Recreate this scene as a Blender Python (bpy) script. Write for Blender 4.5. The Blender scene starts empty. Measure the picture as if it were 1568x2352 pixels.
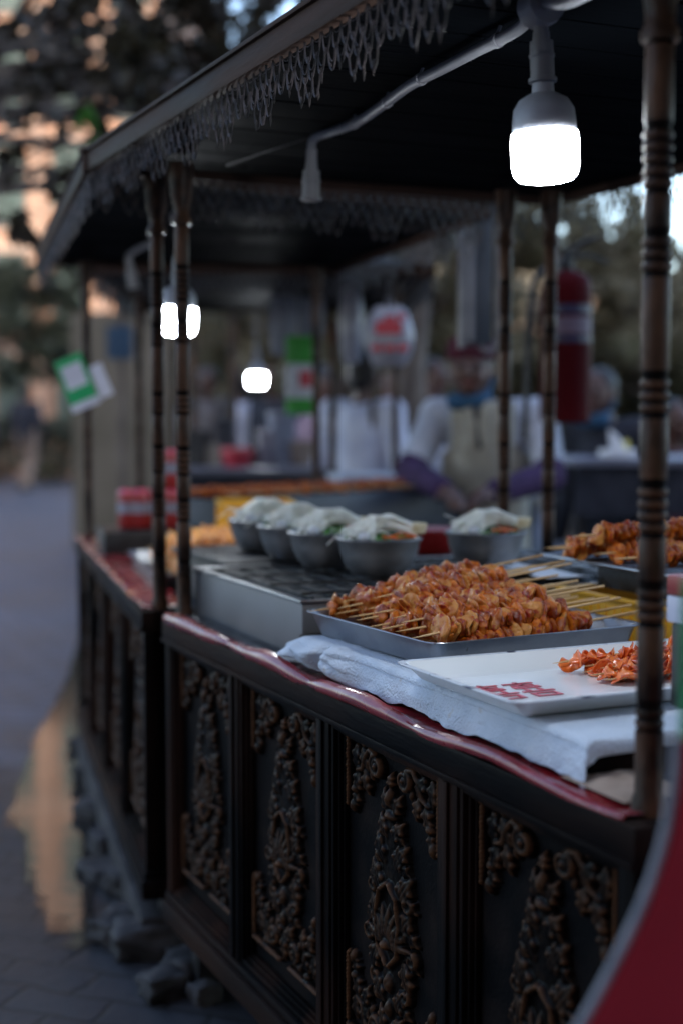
import bpy, bmesh, math, random
import numpy as np
from mathutils import Vector, Matrix, Euler, noise
R = math.radians
rnd = random.Random(7)
S = bpy.context.scene
C = S.collection

# ------------------------------------------------------------------ camera
F = 3267.0; PITCH = math.atan(231 / F); CH = 1.27
cam = bpy.data.objects.new('camera', bpy.data.cameras.new('camera')); C.objects.link(cam)
cam.location = (0, 0, CH); cam.rotation_euler = (math.pi / 2 - PITCH, 0, 0)
cam.data.sensor_fit = 'VERTICAL'; cam.data.sensor_height = 36; cam.data.sensor_width = 24; cam.data.lens = 50
cam.data.clip_end = 600; cam.data.clip_start = 0.05
cam.data.dof.use_dof = True; cam.data.dof.focus_distance = 2.13; cam.data.dof.aperture_fstop = 1.75
cam.data.dof.aperture_blades = 0
S.camera = cam
# ------------------------------------------------------------------ world, sun, exposure
w = bpy.data.worlds.new("World"); S.world = w; w.use_nodes = True
nt = w.node_tree; nt.nodes.clear()
sky = nt.nodes.new('ShaderNodeTexSky'); sky.sky_type = 'NISHITA'; sky.sun_disc = False
sky.sun_elevation = R(35); sky.sun_rotation = R(190); sky.air_density = 1.0; sky.dust_density = 1.8; sky.ozone_density = 1.0
bg = nt.nodes.new('ShaderNodeBackground'); bg.inputs[1].default_value = 0.14
out = nt.nodes.new('ShaderNodeOutputWorld')
nt.links.new(sky.outputs[0], bg.inputs[0]); nt.links.new(bg.outputs[0], out.inputs[0])
sl = bpy.data.lights.new('sun', 'SUN'); sl.energy = 2.0; sl.angle = R(1); sl.color = (1, .92, .82)
sun = bpy.data.objects.new('sun', sl); C.objects.link(sun)
sd = Vector((math.sin(R(190)) * math.cos(R(35)), math.cos(R(190)) * math.cos(R(35)), math.sin(R(35))))
sun.rotation_euler = (-sd).to_track_quat('-Z', 'Y').to_euler(); sun.location = sd * 30
S.view_settings.view_transform = 'Standard'; S.view_settings.look = 'None'
S.view_settings.exposure = 1.95; S.view_settings.gamma = 1; S.view_settings.use_curve_mapping = False
S.cycles.use_denoising = True; S.cycles.max_bounces = 8; S.cycles.sample_clamp_indirect = 4
try: S.cycles.denoiser = 'OPENIMAGEDENOISE'
except Exception: pass

# ------------------------------------------------------------------ pixel helper (photo measured at 1568 x 2352): a ray met with a level plane
def G(px, py, z):
    a = (px - 784) / F; b = -(py - 1176) / F
    r = (a, math.cos(PITCH) + b * math.sin(PITCH), -math.sin(PITCH) + b * math.cos(PITCH)); t = (z - CH) / r[2]
    return Vector((r[0] * t, r[1] * t, z))
def GD(px, py, d):      # point at depth d
    a = (px - 784) / F; b = -(py - 1176) / F
    r = Vector((a, math.cos(PITCH) + b * math.sin(PITCH), -math.sin(PITCH) + b * math.cos(PITCH))); return Vector((0, 0, CH)) + r * (d / r.y)
T1 = R(24.4)
V1 = Vector((math.cos(T1), math.sin(T1), 0)); U1 = Vector((-math.sin(T1), math.cos(T1), 0))
def W(L, D, z): return V1 * L + U1 * D + Vector((0, 0, z))

# ------------------------------------------------------------------ materials
MATS = {}
def mat(name, c1, c2=None, scale=8.0, rough=.5, rough2=None, metal=0.0, bump=0.0, bscale=60.0, coat=0.0, stretch=(1, 1, 1), lo=.4, hi=.62,
        emit=None, estr=0, spec=.5, sss=0, c3=None, s3=90, t3=.62, trans=0, detail=6, randc=0.0, ior=None, c1attr=None):
    m = bpy.data.materials.new(name); m.use_nodes = True; n = m.node_tree.nodes; l = m.node_tree.links
    b = n['Principled BSDF']; tc = n.new('ShaderNodeTexCoord'); mp = n.new('ShaderNodeMapping'); mp.inputs['Scale'].default_value = stretch
    l.new(tc.outputs['Object'], mp.inputs[0])
    vec = mp.outputs[0]
    if randc:
        oi = n.new('ShaderNodeObjectInfo'); ad = n.new('ShaderNodeVectorMath'); ad.operation = 'ADD'
        sc = n.new('ShaderNodeVectorMath'); sc.operation = 'SCALE'; sc.inputs['Scale'].default_value = 7.0
        co = n.new('ShaderNodeCombineXYZ')
        for k in range(3): l.new(oi.outputs['Random'], co.inputs[k])
        l.new(co.outputs[0], sc.inputs[0]); l.new(vec, ad.inputs[0]); l.new(sc.outputs[0], ad.inputs[1]); vec = ad.outputs[0]
    nz = n.new('ShaderNodeTexNoise'); nz.inputs['Scale'].default_value = scale; nz.inputs['Detail'].default_value = detail
    l.new(vec, nz.inputs['Vector'])
    rp = n.new('ShaderNodeValToRGB'); rp.color_ramp.elements[0].position = lo; rp.color_ramp.elements[1].position = hi
    rp.color_ramp.elements[0].color = (*c1, 1); rp.color_ramp.elements[1].color = (*(c2 or c1), 1)
    if c1attr:
        at = n.new('ShaderNodeAttribute'); at.attribute_name = c1attr
        mx = n.new('ShaderNodeMath'); mx.operation = 'MULTIPLY_ADD'; mx.inputs[1].default_value = .55
        l.new(nz.outputs['Fac'], mx.inputs[0]); l.new(at.outputs['Fac'], mx.inputs[2]); l.new(mx.outputs[0], rp.inputs[0])
    else: l.new(nz.outputs['Fac'], rp.inputs[0])
    colo = rp.outputs[0]
    if c3:
        n3 = n.new('ShaderNodeTexNoise'); n3.inputs['Scale'].default_value = s3; n3.inputs['Detail'].default_value = 4; l.new(vec, n3.inputs['Vector'])
        r3 = n.new('ShaderNodeValToRGB'); r3.color_ramp.elements[0].position = t3; r3.color_ramp.elements[1].position = t3 + .06
        l.new(n3.outputs['Fac'], r3.inputs[0])
        mm = n.new('ShaderNodeMixRGB'); l.new(r3.outputs[0], mm.inputs[0]); l.new(colo, mm.inputs[1]); mm.inputs[2].default_value = (*c3, 1); colo = mm.outputs[0]
    l.new(colo, b.inputs['Base Color'])
    if rough2 is not None:
        mr = n.new('ShaderNodeMapRange'); mr.inputs['From Min'].default_value = .35; mr.inputs['From Max'].default_value = .65
        mr.inputs['To Min'].default_value = rough; mr.inputs['To Max'].default_value = rough2
        l.new(nz.outputs['Fac'], mr.inputs['Value']); l.new(mr.outputs[0], b.inputs['Roughness'])
    else: b.inputs['Roughness'].default_value = rough
    b.inputs['Metallic'].default_value = metal; b.inputs['Coat Weight'].default_value = coat; b.inputs['Coat Roughness'].default_value = .12
    b.inputs['Specular IOR Level'].default_value = spec
    if ior: b.inputs['IOR'].default_value = ior
    if trans: b.inputs['Transmission Weight'].default_value = trans
    if sss:
        b.inputs['Subsurface Weight'].default_value = sss; b.inputs['Subsurface Radius'].default_value = (.01, .004, .002); b.inputs['Subsurface Scale'].default_value = .4
    if emit: b.inputs['Emission Color'].default_value = (*emit, 1); b.inputs['Emission Strength'].default_value = estr
    if bump:
        nb = n.new('ShaderNodeTexNoise'); nb.inputs['Scale'].default_value = bscale; nb.inputs['Detail'].default_value = 5; l.new(vec, nb.inputs['Vector'])
        bp = n.new('ShaderNodeBump'); bp.inputs['Strength'].default_value = bump; bp.inputs['Distance'].default_value = .004
        l.new(nb.outputs['Fac'], bp.inputs['Height']); l.new(bp.outputs[0], b.inputs['Normal'])
    MATS[name] = m; return m
M = MATS
mat('wood', (.0035, .003, .003), (.032, .014, .009), scale=7, stretch=(1, 1, .25), spec=.16, rough=.34, rough2=.55, bump=.25, bscale=120, lo=.45, hi=.75, c3=(.03, .024, .02), s3=60, t3=.73, ior=1.22)
mat('rail_wood', (.0035, .0035, .004), (.030, .015, .010), scale=6, stretch=(1, .18, 1), spec=.16, rough=.32, rough2=.6, bump=.35, bscale=90, lo=.45, hi=.72, c3=(.04, .036, .034), s3=45, t3=.72, ior=1.22)
mat('panel_wood', (.003, .003, .0035), (.013, .009, .008), scale=9, spec=.16, rough=.42, rough2=.6, bump=.25, bscale=150, lo=.48, hi=.75, ior=1.22)
mat('carving', (.003, .0020, .0016), (.090, .040, .018), scale=30, rough=.28, rough2=.5, bump=.10, bscale=120, lo=.42, hi=1.05, c1attr='wear', spec=.4, ior=1.16, detail=4)
mat('post_dark', (.003, .0025, .0025), (.010, .006, .005), scale=20, rough=.5, ior=1.12)
mat('post_wood', (.016, .009, .006), (.115, .055, .030), ior=1.28, scale=20, rough=.36, rough2=.5, bump=.3, bscale=120, lo=.4, hi=.68, c1attr=None, stretch=(1, 1, .5))
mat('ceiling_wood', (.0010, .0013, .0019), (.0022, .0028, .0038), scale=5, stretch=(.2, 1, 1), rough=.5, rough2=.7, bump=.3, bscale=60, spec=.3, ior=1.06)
mat('fascia_wood', (.028, .017, .013), (.075, .045, .034), scale=9, spec=.3, ior=1.12, stretch=(1, .15, 1), rough=.45, rough2=.65, bump=.4, bscale=80)
mat('filigree', (.010, .008, .008), (.075, .058, .055), scale=40, rough=.45, metal=.2)
mat('steel', (.27, .275, .29), (.36, .365, .38), scale=12, rough=.3, rough2=.42, metal=1, c3=(.13, .11, .1), s3=55, t3=.70, bump=.06, bscale=30)
mat('brushed_steel', (.16, .16, .17), (.21, .21, .22), scale=4, rough=.45, rough2=.6, metal=.85, bump=.08, bscale=14, c3=(.2, .19, .19), s3=20, t3=.68)
mat('aluminium', (.22, .225, .235), (.33, .33, .34), scale=14, rough=.45, rough2=.6, metal=.8, bump=.15, bscale=70)
mat('black_metal', (.005, .005, .006), (.014, .014, .016), scale=20, rough=.35, rough2=.6, bump=.2)
mat('enamel', (.82, .84, .82), (.86, .87, .85), scale=5, rough=.16, rough2=.26, coat=.4, c3=(.55, .42, .3), s3=26, t3=.74)
mat('enamel_edge', (.62, .64, .66), (.03, .035, .07), scale=34, rough=.3, lo=.56, hi=.66)
mat('red_print', (.48, .03, .05), (.6, .06, .08), scale=60, rough=.35)
mat('towel', (.50, .57, .66), (.60, .66, .74), scale=14, rough=.95, bump=1.0, bscale=260, spec=.15, c3=(.5, .47, .44), s3=18, t3=.70)
mat('plastic_red', (.17, .008, .012), (.23, .016, .022), scale=10, rough=.2, rough2=.34, bump=.25, bscale=35, coat=.3)
mat('stick', (.62, .38, .16), (.78, .54, .27), scale=30, stretch=(.1, 1, 1), rough=.55, bump=.15, bscale=200, randc=1)
mat('meat', (.16, .020, .001), (.56, .145, .007), scale=46, rough=.25, rough2=.5, bump=.6, bscale=190, coat=.08, ior=1.38, sss=.12, c3=(.26, .018, .006), s3=120, t3=.555, randc=1, lo=.36, hi=.62)
mat('meat_pale', (.32, .06, .004), (.54, .23, .05), scale=40, rough=.25, rough2=.5, bump=.6, bscale=150, coat=.08, ior=1.38, sss=.12, c3=(.34, .05, .02), s3=90, t3=.58, randc=1, lo=.36, hi=.58)
mat('sauce', (.10, .02, .008), (.22, .05, .015), scale=30, rough=.12, coat=.6, bump=.4, bscale=80)
mat('tofu', (.55, .17, .02), (.80, .36, .07), scale=40, rough=.35, bump=.8, bscale=120, coat=.3, randc=1)
mat('carrot', (.70, .10, .010), (.85, .22, .04), scale=45, rough=.22, rough2=.4, coat=.4, sss=.15, randc=1, bump=.4, bscale=90, c3=(.6, .06, .01), s3=70, t3=.64)
mat('enoki', (.84, .84, .77), (.93, .93, .88), scale=30, rough=.45, sss=.1)
mat('enoki_root', (.6, .5, .3), (.75, .68, .48), scale=50, rough=.7, bump=.6, bscale=150)
mat('greens', (.05, .17, .035), (.16, .34, .09), scale=40, rough=.4, bump=.4)
mat('cabbage', (.06, .10, .04), (.50, .58, .42), scale=55, rough=.4, bump=.4)
mat('crate', (.72, .36, .02), (.80, .43, .04), scale=8, rough=.42, rough2=.55, bump=.1)
mat('pvc', (.18, .18, .195), (.24, .24, .255), scale=10, rough=.45)
mat('lamp_housing', (.30, .31, .35), (.36, .37, .41), scale=6, rough=.4)
mat('lamp_glow', (1, 1, 1), emit=(.86, .93, 1.0), estr=26.0)
mat('paper', (.7, .7, .72), (.8, .8, .82), scale=20, rough=.8, bump=.4, bscale=40)
mat('red_paint', (.045, .002, .004), (.06, .003, .005), scale=5, rough=.55, spec=.25, ior=1.2)
mat('label_blue', (.008, .012, .05), rough=.4); mat('label_white', (.6, .62, .66), rough=.5); mat('label_grey', (.10, .07, .11), rough=.5)
mat('rubber', (.012, .014, .016), rough=.5)
mat('sign_green', (.012, .27, .09), (.02, .33, .12), scale=6, rough=.35)
mat('sign_green2', (.03, .30, .03), (.05, .38, .05), scale=6, rough=.45)
mat('sign_red', (.28, .004, .012), (.34, .008, .018), scale=3, rough=.4, bump=.1)
mat('sign_white', (.45, .46, .55), (.52, .53, .62), scale=10, rough=.5)
mat('sign_edge', (.16, .17, .20), (.21, .21, .24), scale=30, rough=.5)
mat('skin', (.085, .040, .028), (.12, .058, .042), scale=20, rough=.5, sss=.1)
mat('white_cloth', (.36, .38, .44), (.48, .50, .56), scale=12, rough=.9, bump=.4, bscale=40)
mat('cream_cloth', (.33, .31, .26), (.43, .41, .34), scale=12, rough=.9, bump=.4, bscale=40)
mat('purple_cloth', (.028, .010, .045), (.055, .022, .085), scale=30, rough=.9)
mat('dark_cloth', (.014, .016, .026), (.03, .032, .045), scale=12, rough=.9)
mat('grey_cloth', (.16, .15, .16), (.24, .22, .22), scale=12, rough=.9)
mat('tan_cloth', (.22, .16, .12), (.3, .22, .17), scale=12, rough=.9)
mat('violet_cloth', (.07, .045, .08), (.11, .07, .12), scale=9, rough=.9)
mat('bright_cloth', (.60, .62, .76), (.72, .74, .86), scale=9, rough=.9)
mat('pink_cloth', (.12, .08, .12), (.17, .12, .17), scale=9, rough=.9)
mat('maroon_cloth', (.05, .004, .012), (.08, .007, .018), scale=9, rough=.9)
mat('blue_cloth', (.015, .07, .14), (.03, .10, .20), scale=20, rough=.8)
mat('hair', (.008, .007, .007), (.02, .016, .014), scale=60, rough=.5)
mat('eye', (.02, .015, .012), rough=.2)
mat('lip', (.25, .07, .06), rough=.4)
mat('bark', (.10, .075, .06), (.2, .16, .13), scale=12, stretch=(1, 1, .3), rough=.9, bump=.8, bscale=30)
def leafmat(name, c1, c2, scale, tr=.35):
    m = mat(name, c1, c2, scale=scale, rough=.5, lo=.35, hi=.7); n = m.node_tree.nodes; l = m.node_tree.links; b = n['Principled BSDF']; o = n['Material Output']
    t_ = n.new('ShaderNodeBsdfTranslucent'); x = n.new('ShaderNodeMixShader'); x.inputs[0].default_value = tr; src = b.inputs['Base Color'].links[0].from_socket
    l.new(src, t_.inputs['Color']); l.new(b.outputs[0], x.inputs[1]); l.new(t_.outputs[0], x.inputs[2]); l.new(x.outputs[0], o.inputs['Surface'])
leafmat('leaf_brown', (.035, .022, .014), (.055, .045, .018), 2.5, .25)
leafmat('leaf_bright', (.04, .13, .015), (.07, .20, .02), 3)
leafmat('leaf_grey', (.05, .06, .035), (.12, .125, .08), 2.0)
leafmat('leaf_olive', (.15, .14, .07), (.38, .31, .2), 1.0, .5)
mat('facade', (.40, .22, .14), (.46, .27, .18), scale=2, rough=.85, bump=.2, bscale=15)
mat('facade_trim', (.42, .28, .2), (.48, .33, .25), scale=3, rough=.85)
mat('window_frame', (.10, .12, .11), rough=.5)
mat('window_glass', (.07, .12, .10), (.11, .17, .14), scale=1.5, rough=.12, spec=.8)
mat('beige_wall', (.14, .12, .085), (.19, .16, .12), scale=1.5, rough=.9)
mat('orange_wall', (.28, .17, .07), rough=.85)
mat('kerb', (.012, .012, .014), (.04, .039, .042), scale=8, rough=.8, bump=.8, bscale=30, randc=1)
mat('fabric_grey', (.2, .21, .25), (.3, .31, .36), scale=6, rough=.9)
mat('duct', (.05, .06, .075), (.08, .09, .11), scale=5, rough=.4, metal=.4)
mat('tabletop', (.16, .165, .21), (.22, .22, .27), scale=4, rough=.3)
mat('yellow_plastic', (.75, .62, .12), rough=.5)
mat('tarp_grey', (.035, .033, .034), (.085, .078, .07), scale=2.5, rough=.9)
mat('ember', (.05, .015, .01), (.12, .05, .03), scale=40, rough=.9, bump=.8, bscale=60)
mat('can_red', (.22, .008, .008), rough=.4); mat('can_band', (.22, .23, .30), rough=.3, metal=.4); mat('can_lid', (.50, .07, .12), rough=.3, metal=.3)
mat('bag_film', (.28, .28, .33), (.38, .38, .43), scale=8, rough=.3, bump=.6, bscale=25)
mat('green_plastic', (.01, .36, .10), rough=.4)

# ------------------------------------------------------------------ mesh builder
class MB:
    def __init__(s): s.v = []; s.f = []; s.mi = []
    def add(s, vs, fs, mi=0):
        o = len(s.v); s.v += [tuple(p) for p in vs]; s.f += [tuple(i + o for i in q) for q in fs]; s.mi += [mi] * len(fs); return s
    def box(s, a, b, mi=0, bev=0.0, mtx=None):
        x0, y0, z0 = [min(a[i], b[i]) for i in range(3)]; x1, y1, z1 = [max(a[i], b[i]) for i in range(3)]
        if bev <= 0:
            vs = [(x, y, z) for z in (z0, z1) for y in (y0, y1) for x in (x0, x1)]
            fs = [(0, 2, 3, 1), (4, 5, 7, 6), (0, 1, 5, 4), (2, 6, 7, 3), (0, 4, 6, 2), (1, 3, 7, 5)]
        else:
            bm = bmesh.new(); bmesh.ops.create_cube(bm, size=1)
            for v in bm.verts: v.co = ((x0 + x1) / 2 + v.co.x * (x1 - x0), (y0 + y1) / 2 + v.co.y * (y1 - y0), (z0 + z1) / 2 + v.co.z * (z1 - z0))
            bmesh.ops.bevel(bm, geom=bm.edges[:], offset=min(bev, .45 * min(x1 - x0, y1 - y0, z1 - z0)), segments=2, affect='EDGES', profile=.6)
            bm.verts.index_update(); vs = [tuple(v.co) for v in bm.verts]; fs = [tuple(v.index for v in f.verts) for f in bm.faces]; bm.free()
        if mtx: vs = [mtx @ Vector(p) for p in vs]
        return s.add(vs, fs, mi)
    def tube(s, pts, rad, seg=8, mi=0, cap=True, closed=False):
        pts = [Vector(p) for p in pts]; n = len(pts)
        rad = list(rad) if hasattr(rad, '__len__') else [rad] * n
        up = None; vs = []
        for i, p in enumerate(pts):
            if closed: d = pts[(i + 1) % n] - pts[i - 1]
            else: d = pts[min(i + 1, n - 1)] - pts[max(i - 1, 0)]
            d = d.normalized() if d.length > 1e-9 else Vector((0, 0, 1))
            if up is None: up = Vector((0, 0, 1)) if abs(d.z) < .9 else Vector((1, 0, 0))
            a = up - d * up.dot(d)
            if a.length < 1e-6: a = d.orthogonal()
            a.normalize(); up = a; b = d.cross(a)
            for k in range(seg):
                t = 2 * math.pi * k / seg; vs.append(p + (a * math.cos(t) + b * math.sin(t)) * rad[i])
        fs = []
        for i in range(n if closed else n - 1):
            j = (i + 1) % n
            for k in range(seg):
                k2 = (k + 1) % seg; fs.append((i * seg + k, i * seg + k2, j * seg + k2, j * seg + k))
        if cap and not closed: fs.append(tuple(range(seg - 1, -1, -1))); fs.append(tuple((n - 1) * seg + k for k in range(seg)))
        return s.add(vs, fs, mi)
    def lathe(s, prof, seg=24, c=(0, 0, 0), mi=0, mis=None, mtx=None):
        vs = []; fs = []; n = len(prof)
        for r, z in prof:
            for k in range(seg):
                t = 2 * math.pi * k / seg; vs.append(Vector((c[0] + r * math.cos(t), c[1] + r * math.sin(t), c[2] + z)))
        if mtx: vs = [mtx @ p for p in vs]
        o = len(s.v); s.v += [tuple(p) for p in vs]
        for i in range(n - 1):
            for k in range(seg):
                k2 = (k + 1) % seg; s.f.append((o + i * seg + k, o + i * seg + k2, o + (i + 1) * seg + k2, o + (i + 1) * seg + k)); s.mi.append(mis[i] if mis else mi)
        s.f.append(tuple(o + k for k in range(seg - 1, -1, -1))); s.mi.append(mis[0] if mis else mi)
        s.f.append(tuple(o + (n - 1) * seg + k for k in range(seg))); s.mi.append(mis[-1] if mis else mi)
        return s
    def ell(s, c, r, seg=14, ring=9, mi=0, mtx=None):
        vs = []; fs = []
        for i in range(ring + 1):
            ph = math.pi * i / ring
            for k in range(seg):
                t = 2 * math.pi * k / seg; vs.append(Vector((r[0] * math.sin(ph) * math.cos(t), r[1] * math.sin(ph) * math.sin(t), r[2] * math.cos(ph))))
        vs = [(mtx @ p if mtx else p) + Vector(c) for p in vs]
        for i in range(ring):
            for k in range(seg):
                k2 = (k + 1) % seg; fs.append((i * seg + k, (i + 1) * seg + k, (i + 1) * seg + k2, i * seg + k2))
        return s.add(vs, fs, mi)
    def caps(s, a, b, r0, r1, mi=0, seg=12):
        a = Vector(a); b = Vector(b); s.tube([a, a.lerp(b, .5), b], [r0, (r0 + r1) / 2, r1], seg, mi)
        s.ell(a, (r0,) * 3, seg, 8, mi); return s.ell(b, (r1,) * 3, seg, 8, mi)
    def build(s, name, mats, parent=None, smooth=True, merge=False):
        me = bpy.data.meshes.new(name); me.from_pydata([tuple(p) for p in s.v], [], s.f)
        mats = mats if isinstance(mats, (list, tuple)) else [mats]
        for m in mats: me.materials.append(M[m])
        if len(mats) > 1: me.polygons.foreach_set('material_index', s.mi)
        if smooth:
            me.polygons.foreach_set('use_smooth', [True] * len(me.polygons))
            try: me.set_sharp_from_angle(angle=R(38))
            except Exception: pass
        me.update()
        return link(name, me, parent)
def link(name, me, parent=None):
    o = bpy.data.objects.new(name, me); C.objects.link(o)
    if parent: o.parent = parent
    return o
def tag(o, label=None, cat=None, group=None, kind=None):
    if label: o['label'] = label
    if cat: o['category'] = cat
    if group: o['group'] = group
    if kind: o['kind'] = kind
    return o
def thing(name, label, cat, loc=(0, 0, 0), rot=0, group=None):
    o = bpy.data.objects.new(name, None); C.objects.link(o); o.empty_display_size = .05
    o.location = loc; o.rotation_euler = rot if hasattr(rot, '__len__') else (0, 0, rot)
    return tag(o, label, cat, group)
def struct(o): o['kind'] = 'structure'; return o
def put(o, loc, rot=0): o.location = loc; o.rotation_euler = rot if hasattr(rot, '__len__') else (0, 0, rot); return o
def nz(x, y, z, s=1.0): return noise.noise(Vector((x * s, y * s, z * s)))
def rrect(w, l, r, inset, z, n=6):
    pts = []; hx = w / 2 - inset; hy = l / 2 - inset; rr = max(r - inset * .6, .004)
    for cx, cy, a0 in ((hx - rr, hy - rr, 0), (-hx + rr, hy - rr, 90), (-hx + rr, -hy + rr, 180), (hx - rr, -hy + rr, 270)):
        for k in range(n + 1):
            a = R(a0 + 90 * k / n); pts.append((cx + rr * math.cos(a), cy + rr * math.sin(a), z))
    return pts
def loft(mb, loops, mis, capm=(0, 0)):
    n = len(loops[0]); vs = [p for q in loops for p in q]; o = len(mb.v); mb.v += vs
    for i in range(len(loops) - 1):
        for k in range(n):
            k2 = (k + 1) % n; mb.f.append((o + i * n + k, o + i * n + k2, o + (i + 1) * n + k2, o + (i + 1) * n + k)); mb.mi.append(mis[i])
    mb.f.append(tuple(o + k for k in range(n - 1, -1, -1))); mb.mi.append(capm[0])
    mb.f.append(tuple(o + (len(loops) - 1) * n + k for k in range(n))); mb.mi.append(capm[1])

# ------------------------------------------------------------------ ground, street, puddle, kerb rubble
def ground_mat():
    m = bpy.data.materials.new('pavers'); m.use_nodes = True; n = m.node_tree.nodes; l = m.node_tree.links; b = n['Principled BSDF']
    tc = n.new('ShaderNodeTexCoord'); mp = n.new('ShaderNodeMapping'); mp.inputs['Rotation'].default_value = (0, 0, R(20)); l.new(tc.outputs['Object'], mp.inputs[0])
    br = n.new('ShaderNodeTexBrick'); br.inputs['Scale'].default_value = 1; br.inputs['Brick Width'].default_value = .21; br.inputs['Row Height'].default_value = .11
    br.inputs['Mortar Size'].default_value = .008; br.inputs['Mortar Smooth'].default_value = .3
    br.inputs['Color1'].default_value = (.085, .098, .130, 1); br.inputs['Color2'].default_value = (.115, .128, .165, 1); br.inputs['Mortar'].default_value = (.035, .038, .048, 1)
    wn = n.new('ShaderNodeTexNoise'); wn.inputs['Scale'].default_value = 6; wm = n.new('ShaderNodeMixRGB'); wm.inputs[0].default_value = .055
    l.new(mp.outputs[0], wn.inputs[0]); l.new(mp.outputs[0], wm.inputs[1]); l.new(wn.outputs['Color'], wm.inputs[2]); l.new(wm.outputs[0], br.inputs['Vector'])
    nz1 = n.new('ShaderNodeTexNoise'); nz1.inputs['Scale'].default_value = 1.3; nz1.inputs['Detail'].default_value = 8; l.new(tc.outputs['Object'], nz1.inputs[0])
    mx = n.new('ShaderNodeMixRGB'); mx.blend_type = 'MULTIPLY'; mx.inputs[0].default_value = .8; l.new(br.outputs['Color'], mx.inputs[1])
    rp = n.new('ShaderNodeValToRGB'); rp.color_ramp.elements[0].color = (.5, .5, .52, 1); rp.color_ramp.elements[1].color = (1.25, 1.2, 1.18, 1); rp.color_ramp.elements[0].position = .3; rp.color_ramp.elements[1].position = .7
    l.new(nz1.outputs['Fac'], rp.inputs[0]); l.new(rp.outputs[0], mx.inputs[2]); # shade round the cart feet, painted into the paving colour with a noisy edge
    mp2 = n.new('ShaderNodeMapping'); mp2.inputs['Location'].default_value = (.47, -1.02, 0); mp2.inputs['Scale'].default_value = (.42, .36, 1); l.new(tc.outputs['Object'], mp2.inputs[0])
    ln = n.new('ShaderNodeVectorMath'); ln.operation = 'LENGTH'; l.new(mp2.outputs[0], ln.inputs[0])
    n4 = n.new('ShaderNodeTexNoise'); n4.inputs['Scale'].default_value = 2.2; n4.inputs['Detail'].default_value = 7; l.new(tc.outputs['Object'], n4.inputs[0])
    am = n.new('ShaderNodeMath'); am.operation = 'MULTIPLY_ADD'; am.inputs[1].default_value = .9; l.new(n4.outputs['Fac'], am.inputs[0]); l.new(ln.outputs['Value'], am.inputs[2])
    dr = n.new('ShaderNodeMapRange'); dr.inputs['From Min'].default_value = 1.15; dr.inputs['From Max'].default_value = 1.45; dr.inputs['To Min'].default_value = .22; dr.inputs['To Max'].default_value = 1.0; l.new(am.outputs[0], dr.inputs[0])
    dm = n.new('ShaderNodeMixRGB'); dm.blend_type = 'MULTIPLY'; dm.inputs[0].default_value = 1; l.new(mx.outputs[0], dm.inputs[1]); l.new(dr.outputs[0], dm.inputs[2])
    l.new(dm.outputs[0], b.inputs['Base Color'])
    mr = n.new('ShaderNodeMapRange'); mr.inputs['To Min'].default_value = .42; mr.inputs['To Max'].default_value = .75; l.new(nz1.outputs['Fac'], mr.inputs[0]); l.new(mr.outputs[0], b.inputs['Roughness'])
    bp = n.new('ShaderNodeBump'); bp.inputs['Strength'].default_value = .55; bp.inputs['Distance'].default_value = .010
    n2 = n.new('ShaderNodeTexNoise'); n2.inputs['Scale'].default_value = 25; n2.inputs['Detail'].default_value = 6; l.new(tc.outputs['Object'], n2.inputs[0])
    ad = n.new('ShaderNodeMath'); ad.operation = 'MULTIPLY_ADD'; ad.inputs[1].default_value = .5; l.new(n2.outputs['Fac'], ad.inputs[0]); l.new(br.outputs['Fac'], ad.inputs[2])
    iv = n.new('ShaderNodeMath'); iv.operation = 'SUBTRACT'; iv.inputs[0].default_value = 1.5; l.new(ad.outputs[0], iv.inputs[1])
    l.new(iv.outputs[0], bp.inputs['Height']); l.new(bp.outputs[0], b.inputs['Normal'])
    MATS['pavers'] = m
ground_mat()
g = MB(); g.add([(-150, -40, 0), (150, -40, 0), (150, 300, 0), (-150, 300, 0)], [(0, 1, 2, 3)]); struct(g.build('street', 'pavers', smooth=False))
# puddle: thin water sheet with an irregular outline
mat('water', (.03, .028, .026), (.045, .04, .036), scale=3, rough=.07, ior=1.36, spec=.5, bump=.12, bscale=11)
pp = [(238, 1420), (196, 1440), (172, 1500), (150, 1570), (112, 1640), (84, 1700), (60, 1760), (30, 1840), (24, 1880), (52, 1925), (60, 1990), (86, 2050), (112, 2110), (150, 2140), (205, 2150), (214, 2070), (212, 1990), (206, 1920), (228, 1850), (240, 1780), (262, 1700), (262, 1600), (262, 1500)]
pv = [G(x, y, 0.004) for x, y in pp]
def smooth_closed(P, k=6):
    o = []; n = len(P)
    for i in range(n):
        a, b, c, d = P[i - 1], P[i], P[(i + 1) % n], P[(i + 2) % n]
        for j in range(k):
            t = j / k; q = .5 * ((2 * b) + (c - a) * t + (2 * a - 5 * b + 4 * c - d) * t * t + (3 * b - a - 3 * c + d) * t ** 3)
            q = q + Vector((nz(q.x, q.y, 0, 9) * .012, nz(q.x, q.y, 5, 9) * .04, 0)); o.append(q)
    return o
pv = smooth_closed(pv)
cen = sum(pv, Vector()) / len(pv); nP = len(pv); rings = (1.16, 1.0, .86, .6, .3); vs = []; wt_ = []
for k, sc_ in enumerate(rings):
    for p_ in pv: vs.append(cen + (p_ - cen) * sc_ + Vector((0, 0, 0))); wt_.append((0, .45, 1, 1, 1)[k])
fs = [(k * nP + i, k * nP + (i + 1) % nP, (k + 1) * nP + (i + 1) % nP, (k + 1) * nP + i) for k in range(len(rings) - 1) for i in range(nP)] + [tuple((len(rings) - 1) * nP + i for i in range(nP))]
g = MB(); g.add(vs, fs); o = g.build('water', 'water', smooth=False); struct(o)
at = o.data.attributes.new('edge', 'FLOAT', 'POINT'); at.data.foreach_set('value', wt_)
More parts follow.
